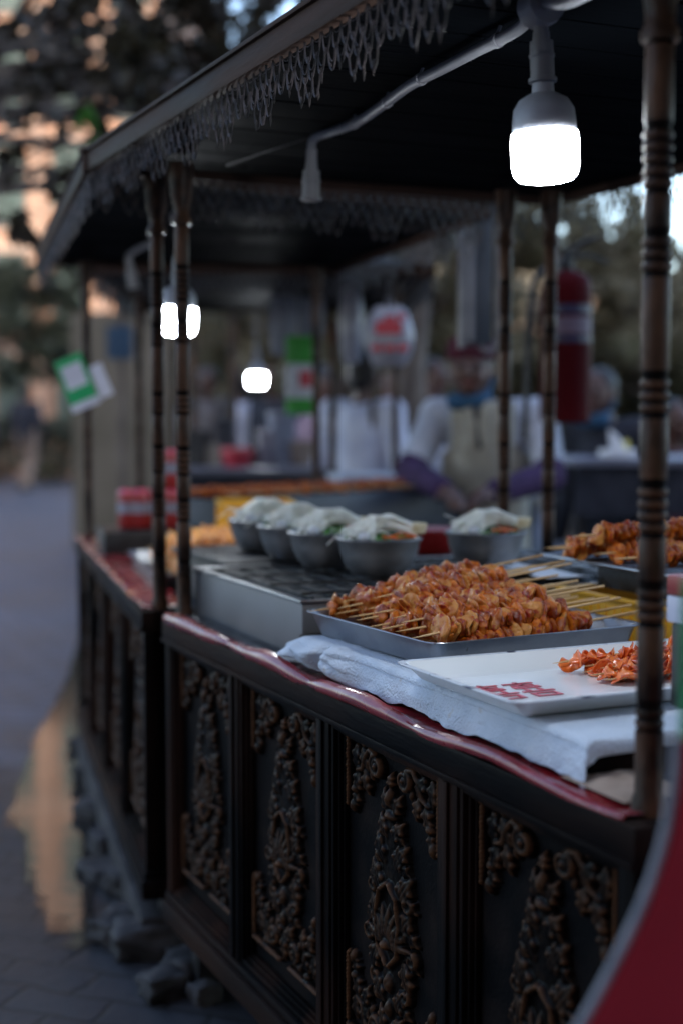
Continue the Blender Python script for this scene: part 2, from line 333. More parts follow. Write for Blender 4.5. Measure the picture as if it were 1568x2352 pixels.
m_ = MATS['water']; n_ = m_.node_tree.nodes; l_ = m_.node_tree.links; a_ = n_.new('ShaderNodeAttribute'); a_.attribute_name = 'edge'
z_ = n_.new('ShaderNodeTexNoise'); z_.inputs['Scale'].default_value = 9; z_.inputs['Detail'].default_value = 6; tc_ = n_.new('ShaderNodeTexCoord'); l_.new(tc_.outputs['Object'], z_.inputs[0])
ma = n_.new('ShaderNodeMath'); ma.operation = 'ADD'; l_.new(a_.outputs['Fac'], ma.inputs[0]); l_.new(z_.outputs['Fac'], ma.inputs[1]); mr_ = n_.new('ShaderNodeMapRange'); mr_.inputs['From Min'].default_value = .8; mr_.inputs['From Max'].default_value = 1.15; l_.new(ma.outputs[0], mr_.inputs[0])
tr_ = n_.new('ShaderNodeBsdfTransparent'); mx_ = n_.new('ShaderNodeMixShader'); l_.new(mr_.outputs[0], mx_.inputs[0]); l_.new(tr_.outputs[0], mx_.inputs[1]); l_.new(n_['Principled BSDF'].outputs[0], mx_.inputs[2]); l_.new(mx_.outputs[0], n_['Material Output'].inputs[0])

# ------------------------------------------------------------------ carved panel relief (height field, mirrored)
def carve():
    st = .0017; hw = .152; hh = .565
    xs = np.arange(-hw, hw + st / 2, st); zs = np.arange(0, hh + st / 2, st)
    X, Z = np.meshgrid(xs, zs); H = np.zeros_like(X)
    r2 = random.Random(3)
    def mx(h):
        nonlocal H; H = np.maximum(H, h)
    def dome(cx, cz, rx, rz, h, rot=0):
        c, s = math.cos(rot), math.sin(rot); dx, dz = X - cx, Z - cz; a = (dx * c + dz * s) / rx; b = (-dx * s + dz * c) / rz
        mx(h * np.sqrt(np.clip(1 - a * a - b * b, 0, 1)))
    def leaf(cx, cz, ln, wd, ang, h, lobes=3):
        c, s = math.cos(ang), math.sin(ang); dx, dz = X - cx, Z - cz; a = (dx * c + dz * s) / ln; b = (-dx * s + dz * c)
        a_ = np.clip(a, 0, 1); ww = wd * (np.sin(math.pi * a_ ** .75) ** .8) * (1 + .22 * np.cos(a_ * lobes * 6.28)) + 1e-6
        e = np.clip(1 - (b / ww) ** 2, 0, 1); rr = np.sqrt(e) * (1 - .35 * np.exp(-(b / (wd * .18)) ** 2)) * (.55 + .45 * np.sin(a_ * 2.6 + .4)) * (1 + .15 * np.cos(b / wd * 9))
        mx(np.where((a > 0) & (a < 1), h * rr, 0))
    def path(P, rad, h, rope=0):
        P = np.array(P); L = 0
        for i in range(len(P) - 1):
            a, b = P[i], P[i + 1]; d = b - a; ll = np.hypot(*d) + 1e-9
            t = np.clip(((X - a[0]) * d[0] + (Z - a[1]) * d[1]) / ll ** 2, 0, 1)
            dist = np.hypot(X - a[0] - t * d[0], Z - a[1] - t * d[1]); f = (i + t) / (len(P) - 1)
            r = rad[0] * (1 - f) + rad[1] * f; e = np.sqrt(np.clip(1 - (dist / r) ** 2, 0, 1)); hh_ = h * e * (.6 + .4 * r / max(rad))
            if rope:
                side = ((X - a[0]) * d[1] - (Z - a[1]) * d[0]) / ll
                hh_ = hh_ * (.62 + .38 * np.abs(np.sin(math.pi * (L + t * ll + side * .8) / rope)))
            mx(hh_); L += ll
    def spiral(cx, cz, r0, r1, a0, turns, rad, h):
        n = 26; path([(cx + (r0 + (r1 - r0) * k / n) * math.cos(a0 + turns * 6.283 * k / n), cz + (r0 + (r1 - r0) * k / n) * math.sin(a0 + turns * 6.283 * k / n)) for k in range(n + 1)], rad, h)
    top = hh - .012; ex = hw - .010
    for sg in (-1, 1):
        for zz, zd in ((top, 1), (.012, -1)):
            def P(x, z): return (sg * x, zz - zd * z)
            path([P(ex, 0), P(.022, 0)], (.0060, .0060), .026, rope=.0080)
            path([P(ex, .008), P(ex, .135)], (.0052, .0052), .024, rope=.0075)
            # S scroll: volute towards the middle, stem back to the corner
            n = 30; sp = [(.044 + (.019 - .013 * k / n) * math.cos(-1.2 + 1.5 * 6.283 * k / n), .040 + (.019 - .013 * k / n) * math.sin(-1.2 + 1.5 * 6.283 * k / n)) for k in range(n + 1)]
            path([P(*q) for q in sp], (.0075, .0065), .024)
            path([P(.051, .022), P(.068, .018), P(.084, .034), P(.094, .058), P(.112, .064)], (.0085, .006), .022)
            dome(*P(.044, .040), .0085, .0085, .028)
            leaf(*P(.100, .020), .050, .016, math.atan2(-zd * .045, -sg * .030), .021)
            leaf(*P(.118, .018), .055, .015, math.atan2(-zd * .05, sg * .002), .018)
            leaf(*P(.086, .056), .048, .014, math.atan2(-zd * .045, -sg * .012), .024)
            leaf(*P(.104, .062), .050, .016, math.atan2(-zd * .048, sg * .012), .024)
            leaf(*P(.112, .104), .036, .013, math.atan2(-zd * .034, sg * .014), .020)
            dome(*P(.090, .012), .013, .010, .018); dome(*P(.118, .100), .012, .010, .024)
            dome(*P(.124, .132), .011, .015, .022); dome(*P(.062, .060), .008, .013, .018)
    Z = Z + .030
    for sg in (-1, 1):
        # big acanthus pairs climbing the cartouche
        for z0, w_, ln, wd in ((.440, .012, .050, .016), (.395, .022, .060, .020), (.340, .038, .066, .023), (.285, .046, .062, .022), (.150, .028, .056, .019), (.105, .014, .048, .015)):
            leaf(sg * w_ * .6, z0 - .012, ln, wd, math.pi / 2 - sg * .62, .027)
            leaf(sg * w_ * .9, z0 + .004, ln * .72, wd * .75, -math.pi / 2 + sg * 1.15, .022)
        leaf(sg * .040, .235, .060, .020, -math.pi / 2 + sg * .35, .026); leaf(sg * .050, .262, .050, .017, -math.pi / 2 + sg * .75, .022)
        leaf(sg * .008, .470, .048, .013, math.pi / 2 - sg * .42, .024)
        n = 24
        for cx, cz, r0, a0, tn in ((.056, .335, .015, 2.2, 1.2), (.066, .245, .014, 1.2, -1.1), (.034, .415, .011, 2.2, 1.1), (.046, .175, .013, .8, -1.1)):
            path([(sg * (cx + r0 * (1 - .7 * k / n) * math.cos(a0 + tn * 6.283 * k / n)), cz + r0 * (1 - .7 * k / n) * math.sin(a0 + tn * 6.283 * k / n)) for k in range(n + 1)], (.0062, .0050), .022)
        path([(sg * .004, .352), (sg * .026, .335), (sg * .036, .29), (sg * .030, .238), (sg * .004, .212)], (.0072, .0072), .030)
    ww = np.interp(Z, [.06, .10, .14, .19, .25, .31, .37, .42, .46, .50, .54], [0, .014, .026, .040, .055, .052, .040, .026, .016, .010, 0])
    ww = ww * (1 + .10 * np.sin(Z * 120)); mx(np.where(ww > 0, .0145 * np.sqrt(np.clip(1 - (X / (ww + 1e-6)) ** 2, 0, 1)), 0))
    for k in range(9):
        a = math.pi / 2 + (k - 4) * .36; leaf(0, .250, .070, .0125, a, .036, 1)
    dome(0, .248, .014, .012, .042); dome(0, .500, .012, .020, .030); dome(0, .470, .020, .011, .027); dome(0, .180, .016, .022, .030); dome(0, .135, .013, .020, .028)
    leaf(0, .515, .032, .010, math.pi / 2, .026); leaf(0, .105, .060, .015, -math.pi / 2, .026)
    H = H * .66; M0 = H > .0008; K = H.copy()
    for _ in range(2): K = (K * 2 + np.roll(K, 1, 0) + np.roll(K, -1, 0) + np.roll(K, 1, 1) + np.roll(K, -1, 1)) / 6
    H = np.where(M0, K, 0)
    rs = np.random.RandomState(2); nmap = rs.rand(*H.shape)
    for _ in range(3): nmap = (nmap + np.roll(nmap, 1, 0) + np.roll(nmap, 1, 1) + np.roll(nmap, -1, 0)) / 4
    on = H > .0008; H = np.where(on, H * (1 + .22 * (nmap - .5)), 0)
    idx = -np.ones(H.shape, int); ny, nx = H.shape
    q = on[:-1, :-1] | on[1:, :-1] | on[:-1, 1:] | on[1:, 1:]
    use = np.zeros(H.shape, bool)
    use[:-1, :-1] |= q; use[1:, :-1] |= q; use[:-1, 1:] |= q; use[1:, 1:] |= q
    idx[use] = np.arange(use.sum())
    vs = np.stack([-H[use] + .0006, X[use], Z[use]], 1); jj, ii = np.nonzero(q)
    fs = np.stack([idx[jj, ii], idx[jj + 1, ii], idx[jj + 1, ii + 1], idx[jj, ii + 1]], 1)
    me = bpy.data.meshes.new('carving'); me.from_pydata(vs.tolist(), [], fs.tolist()); me.materials.append(M['carving'])
    at = me.attributes.new('wear', 'FLOAT', 'POINT')
    # rubbed-through paint on the raised ridges
    B = H.copy()
    for _ in range(10): B = (B + np.roll(B, 1, 0) + np.roll(B, -1, 0) + np.roll(B, 1, 1) + np.roll(B, -1, 1)) / 5
    wr = np.clip((H - B) * 130, -.3, .7) + np.clip(H * 14, 0, .45)
    at.data.foreach_set('value', wr[use].astype(float).tolist())
    me.polygons.foreach_set('use_smooth', [True] * len(me.polygons)); me.update(); return me
CARVE = carve()

# ------------------------------------------------------------------ cart parts
def post_mesh(h, r=.0158):
    pr = [(r * 1.25, 0), (r * 1.25, .02), (r * 1.0, .03), (r * 1.02, .10)]; mi = [0, 0, 0]
    z = .10; k = 0
    def add(a, m_): pr.append(a); mi.append(m_)
    seq = [2, 3, 4, 3, 3, 5, 2, 3, 3]
    while z < h - .13:
        for i in range(seq[k % len(seq)]):
            add((r * .88, z + .001), 1); add((r * .88, z + .003), 1); add((r * 1.00, z + .005), 0); add((r * 1.05, z + .008), 0); add((r * 1.0, z + .0115), 0); z += .013
        add((r * .86, z), 1); add((r * .87, z + .004), 1)
        ln = [.095, .06, .08, .115, .05][k % 5]
        add((r * .97, z + .010), 1); add((r * 1.0, z + ln * .5), 0); add((r * .97, z + ln - .004), 0); add((r * .86, z + ln), 1); z += ln; k += 1
    for a in ((r * 1.3, z), (r * 1.35, z + .01), (r * 1.0, z + .02), (r * 1.1, z + .04), (r * 1.45, min(z + .06, h - .03)), (r * 1.7, h - .02), (r * 1.7, h)): add(a, 0)
    g = MB(); g.lathe(pr, 20, mis=mi + [0]); return g
def trim_mesh(length, seed=0):
    """net of hanging chain loops with pointed drops, along +Y, hanging down from z=0"""
    rr = random.Random(seed); g = MB(); p = .030; n = int(length / p) - 1; rh = .032
    def arc(y0, z0, y1, z1, sag, r=.00085):
        P = []; bx_ = rr.uniform(-.002, .002)
        for k in range(8):
            t = k / 7; P.append((bx_ * math.sin(math.pi * t) + .002 * math.sin(y0 * 40), y0 + (y1 - y0) * t, z0 + (z1 - z0) * t - sag * (1 - abs(2 * t - 1) ** 2.6)))
        g.tube(P, r, 4, cap=False)
    for i in range(n):
        y = i * p; ph = .5 + .5 * math.cos(2 * math.pi * i / 6.0); rows = 2 + (1 if ph > .6 else 0)
        for r_ in range(rows):
            off = (r_ % 2) * p / 2; z = -r_ * rh * .80
            arc(y + off, z, y + off + p, z, rh * rr.uniform(.92, 1.2), .0014)
            if r_ == 1: arc(y + off + .004, z - .004, y + off + p - .004, z - .004, rh * .55, .0008)
            if r_ == 0: arc(y + off, z, y + off + p, z, rh * .35, .0008)
        zb = -rows * rh * .80 - .004
        yc = y + ((rows - 1) % 2) * p / 2 + p / 2
        if i % 2 == 0 or ph > .6:
            g.tube([(0, yc, zb + .006), (0, yc + rr.uniform(-.002, .002), zb - .006), (0, yc, zb - rr.uniform(.008, .018))], [.0011, .0022, .0003], 4)
        g.ell((0, yc, zb + .002), (.0020, .0020, .0026), 6, 4)
    return g
def make_cart(label, loc, rot, length, npan, group, roof_y=(-.35, None, -.35, None), carve_on=True, detail=True, roof_dz=0, depth=.99, board='rail_wood'):
    t = thing('food_cart', label, 'food cart', loc, rot, group)
    TZ = .82; BZ = .185; e = .0
    g = MB(); g.box((.034, .006, BZ), (depth - .03, length - .006, .798)); g.build('cabinet', 'panel_wood', t)
    g = MB(); g.box((.010, .004, .799), (depth, length - .004, .8145), bev=.003); g.build('counter', 'black_metal', t)
    for (a, b, ax) in (((-.006, -.008), (.042, length + .008), 0), ((depth - .03, -.008), (depth + .01, length + .008), 0)):
        g = MB(); g.box((a[0], a[1], .776), (b[0], b[1], TZ - .001), bev=.006); g.box((a[0] - .003, a[1] + .002, .770), (b[0] - .002, b[1] - .002, .779), bev=.002); g.build('top_rail', board, t)
    for yy in (0, length):
        g = MB(); g.box((.044, yy - .008, .776), (depth - .032, yy + .03 if yy == 0 else yy + .008, TZ - .002), bev=.005); g.build('end_rail', board, t)
        g = MB(); g.box((.05, yy + (-.004 if yy == 0 else .004), BZ + .05), (depth - .04, yy + (.004 if yy == 0 else -.004), .774), bev=.003); g.build('end_panel', 'panel_wood', t)
    g = MB(); g.box((-.012, -.012, BZ - .035), (.05, length + .012, BZ + .012), bev=.008); g.box((-.004, -.006, BZ + .013), (.045, length + .006, BZ + .03), bev=.005); g.build('bottom_rail', board, t)
    pw = length / npan
    for k in range(npan + 1):
        y = k * pw; y0 = max(y - .026, 0); y1 = min(y + .026, length)
        g = MB(); g.box((.0, y0, BZ + .031), (.034, y1, .769), bev=.004)
        if 0 < k < npan: g.box((-.005, y - .006, BZ + .033), (-.0005, y + .006, .767), bev=.002)
        g.build('stile', 'wood', t)
    for k in range(npan):
        y0 = k * pw + .027; y1 = (k + 1) * pw - .027; yc = (y0 + y1) / 2; z0 = BZ + .032; z1 = .768
        g = MB(); g.box((.029, y0 + .001, z0), (.033, y1 - .001, z1)); pn = g.build('panel', 'panel_wood', t)
        g = MB()
        for (ins, wd, xx) in ((0, .009, .004), (.0095, .006, .012), (.016, .005, .019)):
            a, b, c, d = y0 + ins, y1 - ins, z0 + ins, z1 - ins
            g.box((xx, a, c), (.0285, a + wd, d), bev=.002); g.box((xx, b - wd, c), (.0285, b, d), bev=.002)
            g.box((xx + .0005, a + wd, d - wd), (.0285, b - wd, d), bev=.002); g.box((xx + .0005, a + wd, c), (.0285, b - wd, c + wd), bev=.002)
        g.build('moulding', 'wood', pn)
        if carve_on:
            c = link('carving', CARVE, pn); sc = (y1 - y0 - .046) / .304; c.scale = (1, sc, (z1 - z0 - .046) / .565); c.location = (.0285, yc, z0 + .023)
    for x in (.04, depth - .08):
        for y in (.05, length - .09):
            g = MB(); g.box((x, y, 0.001), (x + .05, y + .05, BZ - .036), bev=.006); g.build('leg', 'black_metal', t)
    PH = .985 + roof_dz
    for x in (.042, depth - .02):
        for y in (.033, length - .007):
            pm = post_mesh(PH).build('post', ['post_wood', 'post_dark'], t); pm.location = (x, y, TZ - .006)
    # roof: plank ceiling, covering sheet, four fascias with hanging filigree
    yf0, yf1, yb0, yb1 = roof_y; yf1 = length + .19 if yf1 is None else yf1; yb1 = length + .19 if yb1 is None else yb1
    x0 = -.115; x1 = depth + .115; zr = 1.812 + roof_dz
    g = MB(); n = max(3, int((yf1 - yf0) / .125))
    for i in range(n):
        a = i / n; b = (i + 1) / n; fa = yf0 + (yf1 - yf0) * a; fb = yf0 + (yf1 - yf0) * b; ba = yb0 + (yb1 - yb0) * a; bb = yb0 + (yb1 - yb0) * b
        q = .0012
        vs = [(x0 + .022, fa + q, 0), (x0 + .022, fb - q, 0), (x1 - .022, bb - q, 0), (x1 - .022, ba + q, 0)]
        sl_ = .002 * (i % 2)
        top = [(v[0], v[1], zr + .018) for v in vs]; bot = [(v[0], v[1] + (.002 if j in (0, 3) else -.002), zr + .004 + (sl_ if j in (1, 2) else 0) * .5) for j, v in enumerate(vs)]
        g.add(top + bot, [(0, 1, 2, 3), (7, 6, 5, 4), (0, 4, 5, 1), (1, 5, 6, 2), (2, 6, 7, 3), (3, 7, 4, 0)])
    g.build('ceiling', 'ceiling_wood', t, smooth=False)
    if False:
        for f_ in (.18, .5, .82):
            g = MB(); xx = x0 + (x1 - x0) * f_; ya = yf0 + (yb0 - yf0) * f_; yb_ = yf1 + (yb1 - yf1) * f_
            g.box((xx - .012, ya + .05, zr - .022), (xx + .012, yb_ - .05, zr + .002), bev=.003); g.build('rafter', 'ceiling_wood', t)
    cor = [(x0, yf0), (x0, yf1), (x1, yb1), (x1, yb0)]
    g = MB(); g.add([(a, b, zr + .021) for a, b in cor] + [((x0 + x1) / 2, (yf0 + yb0) / 2 + .3, zr + .16), ((x0 + x1) / 2, (yf1 + yb1) / 2 - .3, zr + .16)], [(0, 4, 5, 1), (1, 5, 2), (2, 5, 4, 3), (3, 4, 0), (0, 1, 2, 3)]); g.build('roof', 'black_metal', t, smooth=False)
    for i in range(4):
        a = Vector((*cor[i], 0)); b = Vector((*cor[(i + 1) % 4], 0)); d = b - a; ln = d.length; ang = math.atan2(d.y, d.x) - math.pi / 2
        g = MB(); g.box((-.004, -.004, -.014), (.018, ln + .004, .026), bev=.003); g.box((-.010, -.010, .026), (.02, ln + .010, .034), bev=.003)
        f_ = g.build('fascia', 'fascia_wood', t); f_.location = (a.x, a.y, zr); f_.rotation_euler = (0, 0, ang)
        g = trim_mesh(ln, i) if ln > .3 else None
        if g: q = g.build('filigree_trim', 'filigree', f_, smooth=True); q.location = (.007, 0, -.013)
    return t
ORG1 = W(.92, 1.255, 0)
cart1 = make_cart('near carved dark wood food cart holding the sharp steel tray of skewers', ORG1, T1, 1.70, 4, 'carved food carts in a row', roof_y=(-.45, 1.90, -.45, 1.90))
def C1(x, y, z): return ORG1 + V1 * x + U1 * y + Vector((0, 0, z))
T2 = R(14.9); V2 = Vector((math.cos(T2), math.sin(T2), 0)); U2 = Vector((-math.sin(T2), math.cos(T2), 0)); ORG2 = Vector((-.448, 3.20, 0))
cart2 = make_cart('blurred second carved cart behind the near one, red cans and orange food on it', ORG2, T2, 1.93, 4, 'carved food carts in a row', roof_y=(.0, 2.12, .50, 2.12), detail=False, depth=.90)
def C2(x, y, z): return ORG2 + V2 * x + U2 * y + Vector((0, 0, z))
T3 = R(2); ORG3 = Vector((-.86, 5.75, 0)); V3 = Vector((math.cos(T3), math.sin(T3), 0)); U3 = Vector((-math.sin(T3), math.cos(T3), 0))
cart3 = make_cart('farthest blurred roofed cart seen beyond the second cart, dark roof and posts', ORG3, T3, 1.7, 3, 'carved food carts in a row', roof_y=(-.2, 1.9, -.2, 1.9), carve_on=False, detail=False, depth=1.1, board='brushed_steel')

# ------------------------------------------------------------------ red plastic sheet edges
def red_roll(label, org, V, U, length, seed, k=1.0, y_start=.02):
    g = MB(); n = 150; m = 18
    P = []
    for i in range(n + 1):
        y = y_start + (length - y_start) * i / n
        pin = abs(math.sin((y + seed) * 7.2 + 1.2 * nz(y, seed, 0, 3))) ** .55
        r = (.006 + .011 * pin + .003 * nz(y, 3, seed, 9)) * (.36 + .72 * min(1, y / .9)) * k; sag = .011 * nz(y, 9, seed, 5)
        for j in range(m + 1):
            t = j / m
            if t < .3: px = .11 - (.11 - .012) * t / .3; pz = .8205 + .004 * nz(y, px, seed, 20) + .002
            else:
                a = math.pi / 2 + (t - .3) / .7 * math.pi * 1.12; px = .004 + math.cos(a) * r * 1.15; pz = .820 + r * .35 + math.sin(a) * r * .95 + sag
                pz += .0018 * nz(y, a, seed, 14)
            P.append(C1(px, y, pz) if org is ORG1 else org + V * px + U * y + Vector((0, 0, pz)))
    fs = [(i * (m + 1) + j, i * (m + 1) + j + 1, (i + 1) * (m + 1) + j + 1, (i + 1) * (m + 1) + j) for i in range(n) for j in range(m)]
    g.add(P, fs); o = g.build('plastic_sheet', 'plastic_red'); tag(o, label, 'plastic sheet')
    so = o.modifiers.new('s', 'SOLIDIFY'); so.thickness = .0015; so.offset = -1; return o
red_roll('glossy red plastic sheet bulging over the near cart counter edge', ORG1, V1, U1, 1.68, 0, k=.88)
red_roll('blurred red plastic sheet along the second cart counter edge', ORG2, V2, U2, 1.92, 4, k=.5)
g = MB(); g.box((.045, 1.05, .823), (.42, 1.9, .8245)); o = g.build('plastic_mat', 'plastic_red'); put(o, ORG2, T2); tag(o, 'flat dark red mat at the far corner of the second cart', 'mat')

# ------------------------------------------------------------------ box and towel on the near cart
tb = MB(); tb.box((.967, 1.405, .8215), (1.46, 2.315, .8745), bev=.004); o = tb.build('wooden_box', 'wood')
for v in o.data.vertices: v.co = W(v.co.x, v.co.y, v.co.z)
tag(o, 'low dark wooden box under the white towel and both trays', 'box')
def towel():
    nu, nv = 210, 110; vs = []
    for i in range(nu + 1):
        D = 1.400 + (2.295 - 1.400) * i / nu
        for j in range(nv + 1):
            t = j / nv
            far = max(0, min(1, (D - 2.02) / .10)); far = far * far * (3 - 2 * far)
            Lc = .964
            if t < .45: L = 1.43 - (1.43 - (Lc + .006)) * (t / .45); z = .8782; o_ = 0
            elif t < .55:
                a = (t - .45) / .10 * math.pi / 2; L = Lc + .006 - .010 * math.sin(a); z = .8782 - .010 * (1 - math.cos(a)); o_ = .3
            else:
                q = (t - .55) / .45; low = .830 + .012 * nz(D, 0, 0, 9) + .004 * nz(D, 0, 4, 30) + .006 * max(0, (D - 1.9) / .3); z = .8682 - (.8682 - low) * q; L = Lc - .004 - .004 * q; o_ = min(1, q * 2)
            # folds
            f = nz(D, L * .4 + z, 0, 9) * .0085 + nz(D, z * 1.5, 3, 26) * .0035
            L -= o_ * abs(f) + o_ * .003
            z += (1 - o_) * 0 if t < .45 else 0
            # crumpled thick far end
            if far > 0 and t > .38:
                tt = min(1, (t - .38) / .62); bul = math.sin(math.pi * min(1, tt * .98)) ** .7
                q_ = math.exp(-((D - 2.13 - .03 * tt) / .016) ** 2)
                L -= far * bul * (.046 + .010 * nz(D, z, 9, 9)) - far * bul * q_ * .026; z += far * (.006 * math.sin(tt * math.pi))
                cr = 1 - abs(nz(D * .7, tt * .16, 4, 9)) * 4.5; cr2 = 1 - abs(nz(D * .8 + tt * .10, tt * .14, 8, 10)) * 4.0
                L += far * bul * (.014 * max(0, cr) + .010 * max(0, cr2)); z += far * .003 * max(0, cr2) - far * .010 * max(0, tt - .7)
            if D > 2.24: z -= (D - 2.24) * .28 * (1 if t > .3 else 0)
            if t < .45: z += .0004 * nz(D, L, 0, 30)
            # near end droops over the box end
            if D < 1.43:
                dd = (1.43 - D) / .03; 
                if t > .5: L -= .004 * dd; z -= .004 * dd * (t - .5) * 2
            vs.append(W(L, D - (.012 * nz(L * 3, z, 0, 6) if i in (0,) else 0), z))
    # near-end drape row
    fs = [(i * (nv + 1) + j, (i + 1) * (nv + 1) + j, (i + 1) * (nv + 1) + j + 1, i * (nv + 1) + j + 1) for i in range(nu) for j in range(nv)]
    # lip hanging over the near end
    base = len(vs); k = 8
    for s_ in range(1, k + 1):
        for j in range(nv + 1):
            p = vs[j]; t = j / nv; a = s_ / k; dz = (.016 + .012 * nz(t, 0, 0, 7) + .010 * max(0, t - .3)) * a
            vs.append(Vector(p) - U1 * (.007 * math.sin(a * 1.57)) - Vector((0, 0, dz * (a ** .8) * (1 if t < .55 else .3))))
    def id_(s_, j): return j if s_ == 0 else base + (s_ - 1) * (nv + 1) + j
    fs += [(id_(s_, j), id_(s_, j + 1), id_(s_ + 1, j + 1), id_(s_ + 1, j)) for s_ in range(k) for j in range(nv)]
    g = MB(); g.add(vs, fs); o = g.build('towel', 'towel'); so = o.modifiers.new('s', 'SOLIDIFY'); so.thickness = .0022; so.offset = 0
    tag(o, 'crumpled white towel draped over the box below the trays', 'towel')
towel()
# small crumpled cloth lying on the counter below the towel corner
g = MB(); nn = 26; vs = []
for i in range(nn + 1):
    for j in range(nn + 1):
        a = i / nn; b = j / nn; D = 1.31 + .13 * a; L = .945 + .10 * b; e = math.sin(math.pi * a) ** .6 * math.sin(math.pi * b) ** .6
        vs.append(W(L, D + .008 * nz(a, b, 1, 5), .8275 + e * (.012 + .007 * nz(a, b, 0, 5))))
g.add(vs, [(i * (nn + 1) + j, (i + 1) * (nn + 1) + j, (i + 1) * (nn + 1) + j + 1, i * (nn + 1) + j + 1) for i in range(nn) for j in range(nn)])
o = g.build('rag', 'tan_cloth'); tag(o, 'small brownish rag on the counter by the near post', 'rag')

# ------------------------------------------------------------------ trays
def tray(name, label, w_, l_, d, mats, loc, rot, flare=.014, rim=.006, th=.0015, r=.03, lip=None, group=None):
    t = thing(name, label, 'tray', loc, rot, group)
    g = MB(); lp = [rrect(w_, l_, r, flare + rim + .008, 0), rrect(w_, l_, r, flare + rim, .004), rrect(w_, l_, r, rim + .001, d - .003), rrect(w_, l_, r, 0, d - .0025), rrect(w_, l_, r, -.0008, d - .001), rrect(w_, l_, r, 0, d),
                    rrect(w_, l_, r, rim, d - .0006), rrect(w_, l_, r, rim + .003, d - .004), rrect(w_, l_, r, flare + rim, .007), rrect(w_, l_, r, flare + rim + .006, .0025), rrect(w_, l_, r, flare + rim + .02, .0018)]
    loft(g, lp, [0, 0, 0, 1, 1, 1, 0, 0, 0, 0]); g.build('tray_body', mats, t); return t
mt = tray('steel_tray', 'stainless steel tray piled with glossy meat skewers on the towel', .415, .425, .045, ['steel', 'steel'], W(1.178, 2.078, .8805), T1 + R(4.5), flare=.016)
g = MB(); g.tube([(.205 + .001, -.06, .042), (.226, -.05, .041), (.229, 0, .041), (.226, .05, .041), (.206, .06, .042)], .0022, 8); g.build('handle', 'steel', mt)
g = MB(); lp = [rrect(.36, .37, .03, 0, .0022), rrect(.36, .37, .03, .002, .0060)]; loft(g, lp, [0]); g.build('sauce', 'sauce', mt)
wt = tray('enamel_tray', 'white enamel tray with red print and orange carrot skewers', .50, .335, .027, ['enamel', 'enamel_edge'], W(1.167, 1.672, .8805), T1 + R(.6), flare=.020, rim=.009, r=.022)
# double happiness print on the tray floor (flat strips)
g = MB()
def strip(a, b, c, d): g.box((a, b, 0), (c, d, .0007))
for ox in (0, .052):
    for (a, b, c, d) in ((0, .094, .044, .100), (.019, .082, .025, .106), (.006, .082, .038, .087), (.003, .066, .009, .078), (.035, .066, .041, .078), (.009, .073, .035, .078), (.009, .064, .035, .069),
                         (.010, .048, .016, .060), (.028, .048, .034, .060), (.0, .040, .046, .046), (.004, .010, .010, .032), (.034, .010, .040, .032), (.010, .027, .034, .032), (.010, .010, .034, .015)):
        strip(a + ox, b, c + ox, d)
o = g.build('print_mark', 'red_print', wt, smooth=False); o.location = (-.196, -.050, .00285); o.scale = (1.12, 1.02, 1)

# ------------------------------------------------------------------ skewers
def blob(seed, r=.0165, th=.0075, fold=.5, sub=4, rough=.22):
    """a thick folded slice: a lens lying across the stick, creased and ruffled at its rim"""
    bm = bmesh.new(); bmesh.ops.create_icosphere(bm, subdivisions=sub, radius=1)
    rr = random.Random(seed); ox = rr.uniform(0, 50); k1 = rr.choice((2, 3)); ph = rr.uniform(0, 6)
    for v in bm.verts:
        n = v.co.normalized(); rad = 1 + rough * noise.noise(n * 1.2 + Vector((ox, 0, 0)))
        rho = math.hypot(n.y, n.z); ang = math.atan2(n.z, n.y)
        ruf = 1 + .07 * math.sin(k1 * 2 * ang + ph) * rho + .12 * noise.noise(Vector((math.cos(ang) * 2.5, math.sin(ang) * 2.5, ox)))
        y, z = n.y * r * rad * ruf, n.z * r * rad * ruf * .9
        x = n.x * th * (1 - .30 * math.exp(-(rho / .45) ** 2)) * (1 + .3 * noise.noise(n * 2.2 + Vector((0, ox, 0))))
        x += fold * th * 1.3 * rho ** 2 * math.sin(k1 * ang + ph) + fold * th * .8 * math.sin(n.y * 2.2 + ph)
        dd = Vector((x, y, z)); dd += n * r * (.05 * noise.noise(n * 5 + Vector((ox, 3, 0))) - .05 * max(0, .35 - abs(noise.noise(n * 3 + Vector((ox, ox, 0)))) * 2.2))
        v.co = dd
    me = bpy.data.meshes.new('meat_piece'); bm.to_mesh(me); bm.free()
    me.polygons.foreach_set('use_smooth', [True] * len(me.polygons)); return me
VAR = [blob(i, r=.0172 + .0018 * (i % 3), th=.0074 + .0012 * (i % 2), fold=.20 + .14 * (i % 4)) for i in range(9)]
for i, m_ in enumerate(VAR): m_.materials.append(M['meat_pale' if i in (2, 5, 7) else 'meat'])
VART = []
for i in range(3):
    m_ = blob(20 + i, r=.019, th=.010, fold=.3, sub=3); m_.materials.append(M['tofu']); VART.append(m_)
VARF = []
for i in range(3):
    m_ = blob(30 + i, r=.016, th=.009, fold=.4, sub=3); m_.materials.append(M['meat']); VARF.append(m_)
def stick_mesh(L, r=.0021):
    g = MB(); g.tube([(0, 0, 0), (.022, 0, 0), (.05, 0, 0), (L * .5, .0006, .0004), (L, 0, 0)], [.0003, r * .75, r, r, r * 1.02], 8); me = bpy.data.meshes.new('stick'); me.from_pydata(g.v, [], g.f); me.materials.append(M['stick'])
    me.polygons.foreach_set('use_smooth', [True] * len(me.polygons))
    try: me.set_sharp_from_angle(angle=R(50))
    except Exception: pass
    return me
STK = stick_mesh(.43); STK2 = stick_mesh(.34)
